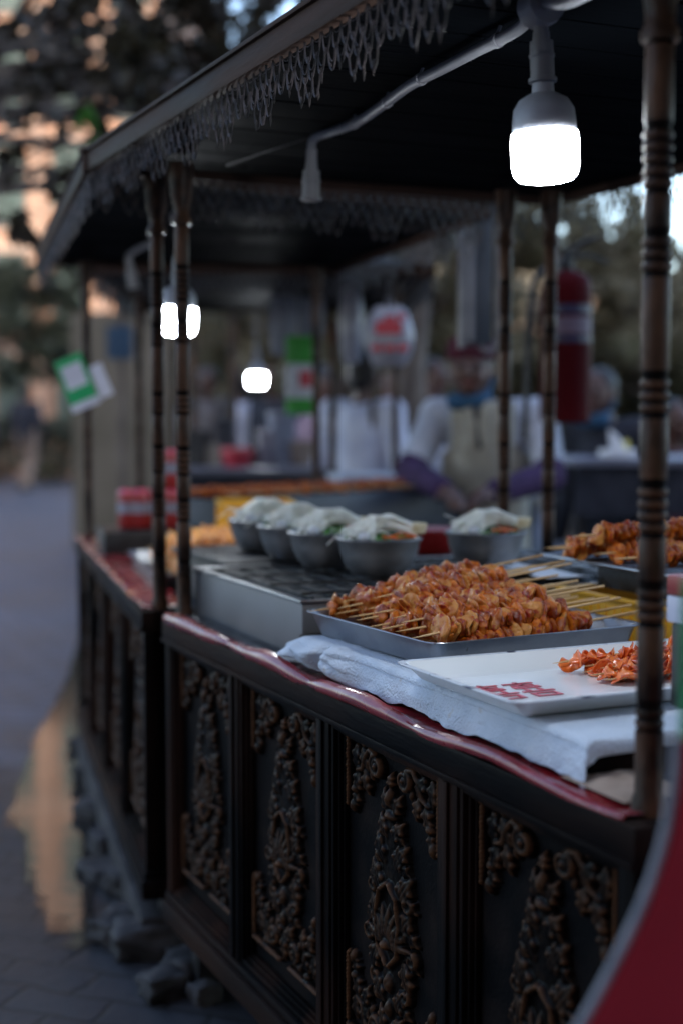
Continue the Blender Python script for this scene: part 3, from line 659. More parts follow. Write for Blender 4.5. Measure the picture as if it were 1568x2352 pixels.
def skewer(label, group, loc, rot, var, a, b, pitch=.0135, stick=STK, seed=0, rs=1.0, pname='meat_piece', name='meat_skewer'):
    t = thing(name, label, 'skewer', loc, rot, group); link('stick', stick, t); rr = random.Random(seed); x = a; k = rr.randrange(9)
    while x < b:
        s_ = rr.uniform(.85, 1.15) * rs; p = link(pname, var[(k := k + rr.choice((1, 2, 1, 4))) % len(var)], t)
        p.location = (x, rr.uniform(-.002, .002), rr.uniform(-.002, .002)); p.rotation_euler = (rr.uniform(0, 6.28), rr.uniform(-.20, .20), rr.uniform(-.24, .24)); p.scale = (s_ * rr.uniform(.9, 1.15), s_, s_ * rr.uniform(.85, 1.05)); x += pitch * rr.uniform(.85, 1.2) * rs
    return t
ORD = ['first', 'second', 'third', 'fourth', 'fifth', 'sixth', 'seventh', 'eighth', 'ninth', 'tenth', 'eleventh', 'twelfth']
GRP = 'meat skewers piled in the steel tray'
rr = random.Random(11); sd_ = 0; TY = R(4.5)
# (layer, count, D start, pitch, z, L tip, yaw, pitch angle)
LAY = [('bottom', 10, 1.910, .0385, .901, 1.022, R(5), R(3.8)), ('second', 8, 1.925, .0430, .926, .985, R(6.5), R(3.4)), ('third', 6, 1.975, .046, .943, .990, R(8), R(4.0)), ('top', 3, 2.08, .054, .957, 1.01, R(9), R(4.2))]
for ln, cnt, D0, pt, z0, L0, yw, pa in LAY:
    for i in range(cnt):
        sd_ += 1; sh = rr.uniform(-.018, .022) if ln != 'bottom' else rr.uniform(0, .02)
        y_ = T1 + yw + rr.uniform(-.035, .05) + (.02 if i < 1 else 0)
        L_ = L0 + sh - (.02 if i > cnt * .6 and ln in ('second',) else 0)
        Dd = D0 + pt * i + rr.uniform(-.006, .006)
        ms = rr.uniform(.04, .062) if not (ln == 'top' and i == 2) else .085
        skewer(f'{ORD[i]} meat skewer from the near rim in the {ln} layer of the steel tray', GRP, W(L_, Dd, z0 + rr.uniform(-.003, .003)), (0, -(pa + rr.uniform(-.012, .03)), y_), VAR, ms, .300 - rr.uniform(0, .025) - (.02 if ln == 'top' else 0), seed=sd_, rs=1.15, pitch=.0105)

# carrot slice skewers in the white tray
def slice_mesh(seed):
    rr = random.Random(seed); n = 12; vs = []; 
    for i in range(n + 1):
        for j in range(7):
            a = i / n; b = j / 6 - .5; wv = rr.random() * .0006
            wdt = .030 * (math.sin(math.pi * (a * .80 + .10)) ** .35)
            vs.append((-.006 + .012 * a + .005 * math.sin(a * 7 + seed) + .012 * b * math.sin(a * 5 + seed * 2), (a - .5) * .046, b * wdt + .006 * math.sin(a * 9 + seed) + wv))
    fs = [(i * 7 + j, (i + 1) * 7 + j, (i + 1) * 7 + j + 1, i * 7 + j + 1) for i in range(n) for j in range(6)]
    g = MB(); g.add(vs, fs); me = bpy.data.meshes.new('carrot_slice')
    # closed thin solid
    o = len(vs); vs2 = [(x + .0016, y, z) for x, y, z in vs]; allv = vs + vs2; fs2 = [tuple(reversed([q + o for q in f])) for f in fs]
    rim = [(i * 7) for i in range(n + 1)]; rim2 = [(i * 7 + 6) for i in range(n + 1)]
    side = [(rim[i + 1], rim[i], rim[i] + o, rim[i + 1] + o) for i in range(n)] + [(rim2[i], rim2[i + 1], rim2[i + 1] + o, rim2[i] + o) for i in range(n)]
    side += [(j, j + 1, j + 1 + o, j + o) for j in range(6)] + [(n * 7 + j + 1, n * 7 + j, n * 7 + j + o, n * 7 + j + 1 + o) for j in range(6)]
    me.from_pydata(allv, [], fs + fs2 + side); me.materials.append(M['carrot']); me.polygons.foreach_set('use_smooth', [True] * len(me.polygons)); return me
CAR = [slice_mesh(i) for i in range(6)]
for i in range(6):
    rr = random.Random(50 + i)
    t = thing('carrot_skewer', f'{ORD[i]} carrot skewer from the front edge of the white enamel tray', 'skewer', W(1.15 + rr.uniform(-.015, .03), 1.655 + .021 * i, .892 + .004 * (i % 3)), (0, -R(rr.uniform(0, 3)), T1 + rr.uniform(-.05, .10)), 'orange carrot skewers in the white tray')
    link('stick', STK2, t); x = .03
    while x < .24:
        p = link('carrot_slice', CAR[rr.randrange(6)], t); p.location = (x, rr.uniform(-.006, .006), rr.uniform(-.002, .004)); p.rotation_euler = (rr.uniform(-.3, .3), R(rr.uniform(40, 78)), rr.uniform(-.6, .6)); p.scale = (1, rr.uniform(.6, .95), rr.uniform(.6, .95)); x += rr.uniform(.009, .017)

# ------------------------------------------------------------------ stove, bowls, mushrooms
st = thing('gas_stove', 'long stainless steel stove box with black grate under the bowls', 'stove', W(.982, 2.335, 0), T1)
g = MB(); g.box((0, 0, .826), (.80, .60, .9255), bev=.004); g.build('stove_body', 'brushed_steel', st)
g = MB(); g.box((-.005, -.004, .9258), (.012, .604, .9325), bev=.002); g.box((.79, -.004, .9258), (.806, .604, .9325), bev=.002); g.box((.0125, .588, .9258), (.789, .604, .932), bev=.002); g.box((.0125, -.004, .9258), (.789, .010, .932), bev=.002); g.build('stove_rim', 'steel', st)
g = MB(); g.box((.014, .012, .9260), (.788, .586, .9275)); g.build('cooktop', 'black_metal', st)
for k in range(14):
    pass
g = MB()
for k in range(15): g.box((.03 + .05 * k, .03, .9276), (.038 + .05 * k, .57, .9335), bev=.001)
for k in range(4): g.box((.025, .06 + .15 * k, .9336), (.775, .068 + .15 * k, .938), bev=.001)
g.build('grate', 'black_metal', st)
g = MB(); g.box((.0, 0, .8148), (.03, .66, .8255), bev=.004); o = g.build('drip_rail', 'black_metal', st); o.location = (-.030, -.03, .004)
for k in range(3):
    g = MB(); g.lathe([(.008, 0), (.012, .002), (.014, .012), (.010, .016)], 14); o = g.build('knob', 'black_metal', st); o.rotation_euler = (math.pi / 2, 0, 0); o.location = (.12 + .2 * k, -.001, .875)
def bowl(label, L, D, k=1.0):
    pr = [(.045, 0), (.055, .003), (.068, .02), (.078, .045), (.082, .066), (.087, .071), (.088, .075), (.084, .077), (.080, .074), (.077, .066), (.070, .040), (.055, .015), (.02, .008)]
    t = thing('metal_bowl', label, 'bowl', W(L, D, .9385), T1, 'grey metal bowls of mushrooms on the stove')
    g = MB(); g.lathe([(r * k, z) for r, z in pr], 36); g.build('bowl_body', 'aluminium', t); return t
def enoki(label, L, D, rot, seed):
    rr = random.Random(seed); t = thing('enoki_bundle', label, 'mushrooms', W(L, D, .9385 + .070), T1 + rot, 'enoki bundles in the bowls')
    g = MB()
    for i in range(95):
        a = rr.uniform(-.5, .5) * 1.0; y1 = rr.uniform(-.038, .038); up = rr.uniform(.004, .044)
        y0 = rr.uniform(-.018, .018); z0 = rr.uniform(.014, .034); x0 = rr.uniform(.062, .070); x1 = -.056 + rr.uniform(-.018, .03)
        P = [(x0, y0, z0), (x0 * .3, y0 * 1.2 + y1 * .15, z0 + .006 + up * .4), (-.02, y1 * .6, up + .010), (x1 * .75, y1 * .95, up * .8 + .002), (x1, y1 * 1.1, max(.004, up * .6 + rr.uniform(-.006, .006)))]
        kq = rr.uniform(.75, 1.45); g.tube(P, [.0017 * kq, .0016 * kq, .0016 * kq, .0014 * kq, .0012 * kq], 5); g.ell(P[-1], (.0030, .0030, .0024), 6, 5)
    for i in range(5):
        a = rr.uniform(0, 6.28); P = [(-.04, .0, .02), (-.05 + .03 * math.cos(a), .03 * math.sin(a), .03), (-.05 + .07 * math.cos(a), .075 * math.sin(a), rr.uniform(-.005, .045))]; g.tube(P, .0009, 4)
    g.build('stems', 'enoki', t)
    g = MB(); g.box((.058, -.021, .012), (.092, .021, .036), bev=.006); o = g.build('root_end', 'enoki_root', t)
    for v in o.data.vertices: v.co += Vector((nz(*v.co, 60), nz(*v.co, 70), nz(*v.co, 80))) * .004
def veg(label, L, D, seed):
    rr = random.Random(seed); t = thing('vegetable_mix', label, 'vegetables', W(L, D, .9385), T1, 'chopped vegetables filling the bowls')
    g = MB(); g.ell((0, 0, .048), (.068, .068, .022), 24, 10); 
    g.v = [(x, y, z + .006 * nz(x, y, z, 60)) for x, y, z in g.v]; g.build('cabbage', 'cabbage', t)
    g = MB()
    for i in range(60):
        a = rr.uniform(0, 6.28); r_ = .07 * math.sqrt(rr.random()); c = Vector((r_ * math.cos(a), r_ * math.sin(a), .070 + .012 * (1 - r_ / .07) + rr.uniform(0, .008))); mt_ = Euler((rr.uniform(-1, 1), rr.uniform(-1, 1), rr.uniform(0, 6))).to_matrix(); s_ = rr.uniform(.007, .014)
        q = [mt_ @ Vector(p) + c for p in ((-s_, 0, 0), (-.3 * s_, .6 * s_, .2 * s_), (.6 * s_, .5 * s_, 0), (s_, 0, -.2 * s_), (.4 * s_, -.6 * s_, .1 * s_), (-.5 * s_, -.5 * s_, 0))]
        g.add(q, [(0, 1, 2, 3, 4, 5)])
    g.build('leafy_greens', 'greens', t, smooth=False)
    for i in range(7):
        a = rr.uniform(-1.9, .6) ; g = MB(); g.box((-.018, -.004, -.0015), (.018, .004, .0015), bev=.001); o = g.build('carrot_slice', 'carrot', t)
        o.location = (.062 * math.cos(a), .062 * math.sin(a), .078 + rr.uniform(0, .006)); o.rotation_euler = (rr.uniform(-.4, .4), rr.uniform(-.4, .4), rr.uniform(0, 3))
    g = MB(); g.ell((0, 0, 0), (.013, .012, .009), 12, 8); g.v = [(x, y, z + .001 * nz(x, y, z, 200)) for x, y, z in g.v]
    o = g.build('radish_ball', 'label_white', t); o.location = (-.052, -.040, .082)
BW = [('nearest bowl of the stove row, largest grey metal one with carrot bits', 'enoki bundle in the nearest bowl of the row', 'green leaves and carrot in the nearest bowl of the row', 1.258, 2.59),
      ('second nearest bowl in the row of four grey metal bowls', 'enoki bundle in the second nearest bowl of the row', 'vegetables in the second nearest bowl of the row', 1.225, 2.765),
      ('third bowl from the camera in the row of four on the stove', 'enoki bundle in the third bowl from the camera', 'vegetables in the third bowl from the camera', 1.228, 2.955),
      ('farthest and leftmost grey bowl of the stove row', 'pinkish blurred enoki bundle in the farthest left bowl', 'vegetables in the farthest left bowl of the row', 1.232, 3.16),
      ('grey metal bowl standing alone right of the row behind the meat', 'enoki bundle in the lone bowl right of the row', 'vegetables in the lone bowl right of the row', 1.53, 2.63)]
for i, (a, b, c, L, D) in enumerate(BW): bowl(a, L, D); veg(c, L, D, i); enoki(b, L + .0, D - .01, R(-8), 40 + i)
# a bridging rack so the two farthest bowls stand on something real
g = MB(); g.box((0, 0, 0), (.30, .40, .012), bev=.003); g.box((.02, .02, -.112), (.28, .38, -.0005), bev=.003); o = g.build('warming_box', 'black_metal'); put(o, W(1.06, 2.948, .9255), T1); tag(o, 'black warming box under the farthest bowls beyond the stove', 'warmer')

# ------------------------------------------------------------------ right side: yellow crate, grill box, wire rack, skewers
def crate(label, loc, rot, w_, l_, h, group='yellow plastic crates'):
    t = thing('plastic_crate', label, 'crate', loc, rot, group); g = MB(); th = .004
    g.box((0, 0, 0), (w_, l_, .004)); g.box((0, 0, .0041), (th, l_, h)); g.box((w_ - th, 0, .0041), (w_, l_, h)); g.box((th, 0, .0041), (w_ - th, th, h)); g.box((th, l_ - th, .0041), (w_ - th, l_, h))
    n = int(l_ / .025)
    for k in range(n + 1): g.box((-.0035, k * (l_ - .004) / n, .006), (-.0002, k * (l_ - .004) / n + .004, h - .012))
    n = int(w_ / .025)
    for k in range(n + 1): g.box((k * (w_ - .004) / n, -.0035, .006), (k * (w_ - .004) / n + .004, -.0002, h - .012))
    g.build('crate_body', 'crate', t, smooth=False)
    g = MB(); g.box((-.007, -.007, h), (w_ + .007, .006, h + .007), bev=.002); g.box((-.007, l_ - .006, h), (w_ + .007, l_ + .007, h + .007), bev=.002); g.box((-.007, .0061, h), (.006, l_ - .0061, h + .007), bev=.002); g.box((w_ - .006, .0061, h), (w_ + .007, l_ - .0061, h + .007), bev=.002)
    g.build('rim', 'crate', t); return t
crate('yellow crate behind the meat tray, under the black grill box', W(1.51, 1.55, .816), T1, .36, .76, .112)
g = MB(); g.box((1.56, 1.60, .9365), (1.84, 2.26, .980), bev=.004); o = g.build('grill_box', 'black_metal')
for v in o.data.vertices: v.co = W(*v.co)
tag(o, 'black grill box on the yellow crate under the wire rack', 'grill')
rk = thing('wire_rack', 'shiny wire rack with grilled skewers on the black grill box', 'rack', W(1.488, 1.62, .9865), T1)
g = MB(); g.tube([(0, 0, .006), (.38, 0, .006), (.38, .72, .006), (0, .72, .006)], .0035, 8, closed=True); g.build('frame', 'steel', rk)
g = MB()
for k in range(36): g.tube([(.004, .02 + k * .019, .0075), (.376, .02 + k * .019, .0075)], .0013, 6)
for k in range(4): g.tube([(.06 + .085 * k, .004, .0048), (.06 + .085 * k, .716, .0048)], .0018, 6)
g.build('wires', 'steel', rk)
g = MB()
for x, y in ((.085, .03), (.33, .03), (.085, .62), (.33, .62)): g.tube([(x, y, -.0065), (x, y, .0045)], .0035, 8)
g.build('feet', 'steel', rk)
RS = [(1.425, 2.235, 1.018, -2, 'rear'), (1.405, 2.19, 1.020, 1, 'second rear'), (1.43, 2.15, 1.046, 2, 'upper rear'), (1.46, 2.13, 1.014, 0, 'middle'), (1.455, 2.06, 1.012, -3, 'front middle'), (1.60, 1.90, 1.012, 2, 'near'), (1.62, 1.86, 1.012, -2, 'nearest')]
for i, (L, D, z, y, nm) in enumerate(RS):
    skewer(f'{nm} grilled skewer on the shiny wire rack', 'grilled skewers on the wire rack', W(L, D, z), (0, -R(1), T1 + R(y)), VAR, .055, .32, pitch=.0165, seed=90 + i, rs=1.05)
g = MB()
for k in range(2): pass
ft = MB(); nn = 16; vs = []
for i in range(nn + 1):
    for j in range(nn + 1): vs.append((i / nn * .13, j / nn * .11, .012 + .010 * nz(i / nn, j / nn, 0, 4) + .003 * nz(i, j, 0, .9)))
ft.add(vs, [(i * (nn + 1) + j, (i + 1) * (nn + 1) + j, (i + 1) * (nn + 1) + j + 1, i * (nn + 1) + j + 1) for i in range(nn) for j in range(nn)]); o = ft.build('foil_sheet', 'steel'); put(o, W(1.38, 2.40, .938), T1); so = o.modifiers.new('s', 'SOLIDIFY'); so.thickness = .001; tag(o, 'crumpled shiny foil on the stove beside the lone bowl', 'foil')
vs = []
pt_ = MB()
for i in range(nn + 1):
    for j in range(nn + 1): vs.append((i / nn * .10, j / nn * .30, .008 + .006 * nz(i / nn, j / nn, 7, 3)))
pt_.add(vs, [(i * (nn + 1) + j, (i + 1) * (nn + 1) + j, (i + 1) * (nn + 1) + j + 1, i * (nn + 1) + j + 1) for i in range(nn) for j in range(nn)]); o = pt_.build('paper_towel', 'paper'); put(o, W(1.50, 2.345, .938), T1); so = o.modifiers.new('s', 'SOLIDIFY'); so.thickness = .001; tag(o, 'folded white paper towel beside the wire rack', 'paper towel')

# ------------------------------------------------------------------ conduit, lamps
def conduit(label, pts, r=.0088, group=None, clips=()):
    t = thing('conduit', label, 'conduit', pts[0], 0, group); P = [Vector(p) - Vector(pts[0]) for p in pts]
    sm = []
    n = len(P)
    for i in range(n - 1):
        a = P[max(i - 1, 0)]; b = P[i]; c = P[i + 1]; d = P[min(i + 2, n - 1)]
        for j in range(8):
            q = j / 8; sm.append(.5 * ((2 * b) + (c - a) * q + (2 * a - 5 * b + 4 * c - d) * q * q + (3 * b - a - 3 * c + d) * q ** 3))
    sm.append(P[-1]); g = MB(); g.tube(sm, r, 14); g.build('pipe', 'pvc', t)
    for c in clips:
        i = int(c * (len(sm) - 1)); d = (sm[min(i + 1, len(sm) - 1)] - sm[i - 1]).normalized(); g = MB(); g.tube([sm[i] - d * .006, sm[i] + d * .006], r * 1.18, 14); q = sm[i] + Vector((0, 0, r))
        g.tube([q, q + Vector((.004, 0, .012))], .0025, 6); g.build('clip', 'pvc', t)
    return t
def lamp(label, loc, tilt=(0, 0), lit=True, group='lamps under the cart roofs', k=1.0, drop=True):
    """loc = joint with conduit; hangs down"""
    t = thing('pendant_lamp' if lit else 'lamp_holder', label, 'lamp' if lit else 'lamp holder', loc, (tilt[0], tilt[1], 0), group)
    g = MB(); g.lathe([(.011 * k, -.034 * k), (.011 * k, -.002)], 14)
    g.lathe([(.017, -.044), (.0175, -.062), (.019, -.063), (.019, -.066), (.0175, -.067), (.0178, -.096), (.021, -.097), (.021, -.102), (.018, -.103)][::-1] if True else [], 20, ); 
    g.lathe([(.013, -.045), (.012, -.030)], 14); g.build('holder', 'pvc', t)
    if lit:
        g = MB(); g.lathe([(.0155, -.104), (.0165, -.118), (.024, -.121), (.036, -.128), (.0445, -.142), (.0465, -.160), (.0470, -.176)][::-1], 36); g.build('housing', 'lamp_housing', t)
        g = MB(); g.lathe([(.0, -.2465), (.030, -.246), (.040, -.2435), (.0465, -.236), (.0495, -.222), (.0500, -.19), (.0485, -.1765)], 36); g.build('diffuser', 'lamp_glow', t)
    return t
l1 = GD(1240, 18, 1.93)
e1 = GD(716, 322, 2.88)
pts = [GD(1420, -60, 1.70), GD(1310, 2, 1.83), l1 + Vector((0, 0, .004))] + [GD(x, y, d) for x, y, d in ((1190, 66, 2.0), (1090, 118, 2.12), (1010, 160, 2.24), (940, 196, 2.36), (880, 240, 2.5), (820, 280, 2.65), (760, 303, 2.78), (726, 314, 2.86), (716, 330, 2.88), (716, 342, 2.88))]
conduit('grey conduit pipe sagging under the near cart roof', pts, clips=(.30, .47, .58, .68))
g = MB(); g.lathe([(.026, -.020), (.028, -.010), (.028, .014), (.022, .020)], 22); g.v = [(x, z, y) for x, y, z in g.v]; o = g.build('junction_box', 'pvc'); put(o, l1 + Vector((0, 0, .002)), R(20)); tag(o, 'round grey junction box above the big lit lamp', 'junction box')
lb_ = lamp('big bright lit lamp hanging at the near end of the near cart', l1 + Vector((.0, 0, -.004)), (0, R(-2.5))); lb_.scale = (.91,) * 3
lamp('empty lamp holder at the end of the grey conduit', e1 + Vector((0, 0, -.016)), (0, R(1)), lit=False)
# second cart's lamps
q = GD(416, 552, 3.75); lamp('lit lamp behind the left front post, in the second cart', q, (0, R(3)))
conduit('white conduit pipe above the second lit lamp', [GD(372, 560, 5.1), GD(385, 520, 4.5), GD(405, 490, 3.9), GD(414, 505, 3.75), GD(416, 550, 3.75)], r=.009)
q2 = GD(296, 590, 4.7); lamp('empty lamp holder far left under the second cart roof', q2 + Vector((0, 0, -.0)), (0, R(-10)), lit=False)
conduit('short white conduit arm at the second cart left', [GD(345, 560, 4.6), GD(318, 572, 4.65), GD(298, 586, 4.7), GD(296, 596, 4.7)], r=.009)
q3 = GD(590, 790, 8.3); lamp('small round lit lamp far off in the third cart', q3, (0, 0), k=1.0)
conduit('thin conduit drop above the small far lamp', [GD(590, 640, 8.3), GD(590, 700, 8.3), GD(590, 785, 8.3)], r=.007)
# thin wire under the roof
o = MB(); o.tube([GD(520, 380, 3.1), GD(620, 346, 2.95), GD(706, 318, 2.87)], .0015, 6); o = o.build('electric_wire', 'rubber'); tag(o, 'thin dark wire running left from the empty lamp holder', 'wire')

# ------------------------------------------------------------------ fire extinguisher
fe = thing('fire_extinguisher', 'red fire extinguisher hanging behind the right rear posts', 'fire extinguisher', GD(1296, 972, 4.7), R(10)); fe.scale = (1.06, 1.06, 1.0)
r_ = .078
g = MB(); g.lathe([(.06, 0), (r_, .006), (r_, .075), (r_ + .0008, .076), (r_ + .0008, .41), (r_, .411), (r_, .44), (.070, .472), (.045, .492), (.022, .50)], 40); g.build('cylinder', 'red_paint', fe)
g = MB()
for z0, z1, m_ in ((.355, .385, 0), (.290, .345, 1), (.262, .285, 0)):
    vs = []; 
    for k in range(15):
        a = R(-135 + k * 7.5); vs += [((r_ + .0016) * math.cos(a), (r_ + .0016) * math.sin(a), z0), ((r_ + .0016) * math.cos(a), (r_ + .0016) * math.sin(a), z1)]
    g.add(vs, [(2 * k, 2 * k + 2, 2 * k + 3, 2 * k + 1) for k in range(14)], m_)
g.build('label_band', ['label_blue', 'label_grey'], fe)
g = MB(); g.lathe([(.022, .50), (.022, .53), (.014, .535), (.016, .56)], 16); g.build('valve', 'rubber', fe)
g = MB(); g.tube([(0, 0, .555), (.05, -.02, .59), (.12, -.03, .615)], [.008, .007, .005], 8); g.tube([(0, 0, .545), (.07, -.02, .545), (.125, -.03, .52)], [.008, .006, .005], 8); g.build('lever', 'rubber', fe)
g = MB(); g.tube([(-.01, 0, .52), (-.06, -.03, .525), (-.115, -.04, .46), (-.135, -.05, .36), (-.14, -.05, .1), (-.145, -.05, -.05)], .009, 10); g.build('hose', 'rubber', fe)

# ------------------------------------------------------------------ people (one remeshed body, clothing as children)
def remesh(mb, name, m_, parent, voxel=.009, smooth=4):
    me = bpy.data.meshes.new(name + '_raw'); me.from_pydata([tuple(p) for p in mb.v], [], mb.f); o = bpy.data.objects.new('raw', me); C.objects.link(o)
    md = o.modifiers.new('r', 'REMESH'); md.mode = 'VOXEL'; md.voxel_size = voxel; md.use_smooth_shade = True
    sm = o.modifiers.new('s', 'SMOOTH'); sm.iterations = smooth; sm.factor = .5
    dg = bpy.context.evaluated_depsgraph_get(); me2 = bpy.data.meshes.new_from_object(o.evaluated_get(dg)); bpy.data.objects.remove(o); bpy.data.meshes.remove(me)
    me2.name = name; me2.materials.clear(); me2.materials.append(M[m_]); me2.polygons.foreach_set('use_smooth', [True] * len(me2.polygons)); return link(name, me2, parent)
def person(label, loc, yaw, top='white_cloth', legs='dark_cloth', joints=None, apron=None, cap=None, mask=None, sleeve=None, hair='hair', voxel=.012, group='people among the stalls', vest=None):
    t = thing('person', label, 'person', loc, yaw, group)
    J = dict(pel=(0, 0, .93), chest=(0, -.01, 1.26), neck=(0, 0, 1.42), head=(0, -.02, 1.57), sl=(.175, 0, 1.36), sr=(-.175, 0, 1.36), el=(.235, .02, 1.08), er=(-.235, .02, 1.08), wl=(.24, -.06, .84), wr=(-.24, -.06, .84),
             hl=(.085, 0, .90), hr=(-.085, 0, .90), kl=(.095, -.02, .49), kr=(-.095, -.02, .49), al=(.10, .01, .08), ar=(-.10, .01, .08))
    J.update(joints or {}); J = {k: Vector(v) for k, v in J.items()}
    b = MB(); b.caps(J['pel'], J['chest'], .125, .135); b.caps(J['chest'], J['neck'] - Vector((0, 0, .05)), .12, .07); b.caps(J['neck'] - Vector((0, 0, .04)), J['head'] - Vector((0, 0, .04)), .052, .05)
    hd = J['head']; b.ell(hd, (.076, .094, .112)); b.ell(hd + Vector((0, -.045, -.06)), (.048, .045, .045)); b.ell(hd + Vector((0, -.098, -.012)), (.013, .020, .026))
    for s_ in (-1, 1): b.ell(hd + Vector((s_ * .078, .005, -.005)), (.010, .018, .030)); b.ell(hd + Vector((s_ * .032, -.082, .018)), (.024, .012, .009)); b.ell(hd + Vector((s_ * .035, -.066, -.03)), (.025, .022, .022))
    for s_, a, e_, w_, h_, k_, n_ in ((1, 'sl', 'el', 'wl', 'hl', 'kl', 'al'), (-1, 'sr', 'er', 'wr', 'hr', 'kr', 'ar')):
        b.caps(J['chest'] + Vector((s_ * .06, 0, .06)), J[a], .085, .062); b.caps(J[a], J[e_], .052, .040); b.caps(J[e_], J[w_], .040, .026)
        b.caps(J[h_], J[k_], .082, .056); b.caps(J[k_], J[n_], .055, .036); b.caps(J[n_] + Vector((0, .02, -.04)), J[n_] + Vector((0, -.13, -.05)), .032, .03)
        d = (J[w_] - J[e_]).normalized(); sd2 = d.cross(Vector((0, 0, 1))); sd2 = sd2.normalized() if sd2.length > .2 else Vector((0, 1, 0)); up = sd2.cross(d).normalized()
        pc = J[w_] + d * .045; b.caps(J[w_], pc + d * .01, .024, .030)
        for fi, (off, ln) in enumerate(((-.027, .065), (-.009, .075), (.009, .072), (.027, .055))):
            p0 = pc + sd2 * off + d * .025; p1 = p0 + d * ln * .55 - up * .010; p2 = p1 + d * ln * .35 - up * .028; b.caps(p0, p1, .0105, .0100, seg=8); b.caps(p1, p2, .0100, .0085, seg=8)
        p0 = pc - sd2 * .026 * s_ - d * .012; b.caps(p0, p0 - sd2 * .03 * s_ + d * .035 - up * .01, .012, .010, seg=8)
    remesh(b, 'body', 'skin', t, voxel * .75, 2)
    for s_ in (-1, 1):
        g = MB(); g.ell(hd + Vector((s_ * .030, -.086, .006)), (.011, .008, .006), 10, 6); g.build('eye', 'eye', t)
    g = MB(); g.ell(hd + Vector((0, -.090, -.052)), (.022, .008, .007), 10, 6); g.build('mouth', 'lip', t)
    c = MB(); c.caps(J['pel'] - Vector((0, 0, .02)), J['chest'], .150, .158); c.caps(J['chest'], J['neck'] - Vector((0, 0, .085)), .142, .085)
    for s_, a, e_, w_ in ((1, 'sl', 'el', 'wl'), (-1, 'sr', 'er', 'wr')):
        c.caps(J['chest'] + Vector((s_ * .06, 0, .06)), J[a], .10, .078); c.caps(J[a], J[a].lerp(J[e_], .85 if sleeve else 1), .07, .062)
        if not sleeve: c.caps(J[e_], J[e_].lerp(J[w_], .9), .055, .042)
    remesh(c, 'shirt', top, t, voxel, 4)
    if sleeve:
        for a, e_, w_ in (('sl', 'el', 'wl'), ('sr', 'er', 'wr')):
            c = MB(); c.caps(J[a].lerp(J[e_], .75), J[e_], .062, .062); c.caps(J[e_], J[e_].lerp(J[w_], .92), .060, .046); remesh(c, 'sleeve', sleeve, t, voxel, 3)
    c = MB(); c.caps(J['hl'], J['hr'], .11, .11)
    for h_, k_, n_ in (('hl', 'kl', 'al'), ('hr', 'kr', 'ar')): c.caps(J[h_], J[k_], .10, .074); c.caps(J[k_], J[n_] + Vector((0, 0, .01)), .072, .058)
    remesh(c, 'trousers', legs, t, voxel, 3)
    for n_ in ('al', 'ar'):
        c = MB(); c.caps(J[n_] + Vector((0, .025, -.035)), J[n_] + Vector((0, -.13, -.045)), .042, .036); remesh(c, 'shoe', 'rubber', t, voxel, 2)
    c = MB(); c.ell(hd + Vector((0, .022, .028)), (.086, .090, .098)); c.ell(hd + Vector((0, .05, -.03)), (.078, .055, .08)); remesh(c, 'hair', hair, t, voxel, 3)
    if cap:
        c = MB(); c.lathe([(.092, 0), (.094, .02), (.088, .06), (.07, .085), (.03, .095)], 24, hd + Vector((0, .008, .038))); c.build('cap', cap, t)
    if mask: 
        c = MB(); c.caps(hd + Vector((-.055, -.045, -.118)), hd + Vector((.055, -.045, -.118)), .034, .034); c.caps(hd + Vector((.06, -.04, -.11)), hd + Vector((.085, 0, -.03)), .014, .010); remesh(c, 'face_mask', mask, t, voxel * .8, 3)
    if vest:
        c = MB(); c.caps(J['neck'] + Vector((0, -.075, -.02)), J['chest'] + Vector((0, -.135, -.02)), .06, .035); remesh(c, 'inner_collar', vest, t, voxel, 2)
    if apron:
        c = MB(); n = 14; vs = []
        for i in range(n + 1):
            for j in range(19):
                a = R(-65 + 130 * i / n); z = 1.34 - .75 * j / 18; wz = 1 if z < 1.15 else .62; rr_ = .178 + .006 * math.sin(a * 11) + .02 * max(0, (1.0 - z)); cc = J['pel'].lerp(J['chest'], max(0, min(1, (z - .93) / .33)))
                vs.append(Vector((cc.x + rr_ * math.sin(a * wz) * 1.02, cc.y - rr_ * math.cos(a * wz), z)))
        c.add(vs, [(i * 19 + j, (i + 1) * 19 + j, (i + 1) * 19 + j + 1, i * 19 + j + 1) for i in range(n) for j in range(18)]); o = c.build('apron', apron, t); so = o.modifiers.new('s', 'SOLIDIFY'); so.thickness = .004
    return t
person('vendor in white coat, cream apron and dark red cap leaning over the grill', (.565, 5.5, -.03), R(-12), top='white_cloth', apron='cream_cloth', cap='maroon_cloth', mask='blue_cloth', sleeve='purple_cloth', vest='dark_cloth',
       joints=dict(chest=(0, -.05, 1.19), neck=(-.02, -.10, 1.33), head=(-.05, -.16, 1.455), sl=(.20, -.05, 1.28), sr=(-.19, -.06, 1.28), el=(.25, -.18, 1.06), er=(-.27, -.20, 1.07), wl=(.06, -.46, 1.01), wr=(-.10, -.50, 1.02)), voxel=.010)
person('blurred person with black hair and pale top behind the counter', GD(828, 945, 8.0) * Vector((1, 1, 0)) if False else (GD(832, 945, 7.6).x, 7.6, -.09), R(150), top='bright_cloth', legs='dark_cloth')
person('blurred person in white right of the brown tree trunk', (GD(990, 945, 8.6).x, 8.6, -.10), R(40), top='bright_cloth', legs='dark_cloth')
person('blurred person in white left of the brown tree trunk', (GD(905, 945, 9.0).x, 9.0, -.16), R(-30), top='bright_cloth', legs='grey_cloth')
person('dark dressed person with a blue mask behind the white table', (GD(1405, 945, 6.6).x, 6.6, -.18), R(-35), top='dark_cloth', mask='blue_cloth', legs='dark_cloth', joints=dict(head=(-.03, -.10, 1.53), neck=(0, -.04, 1.40)))
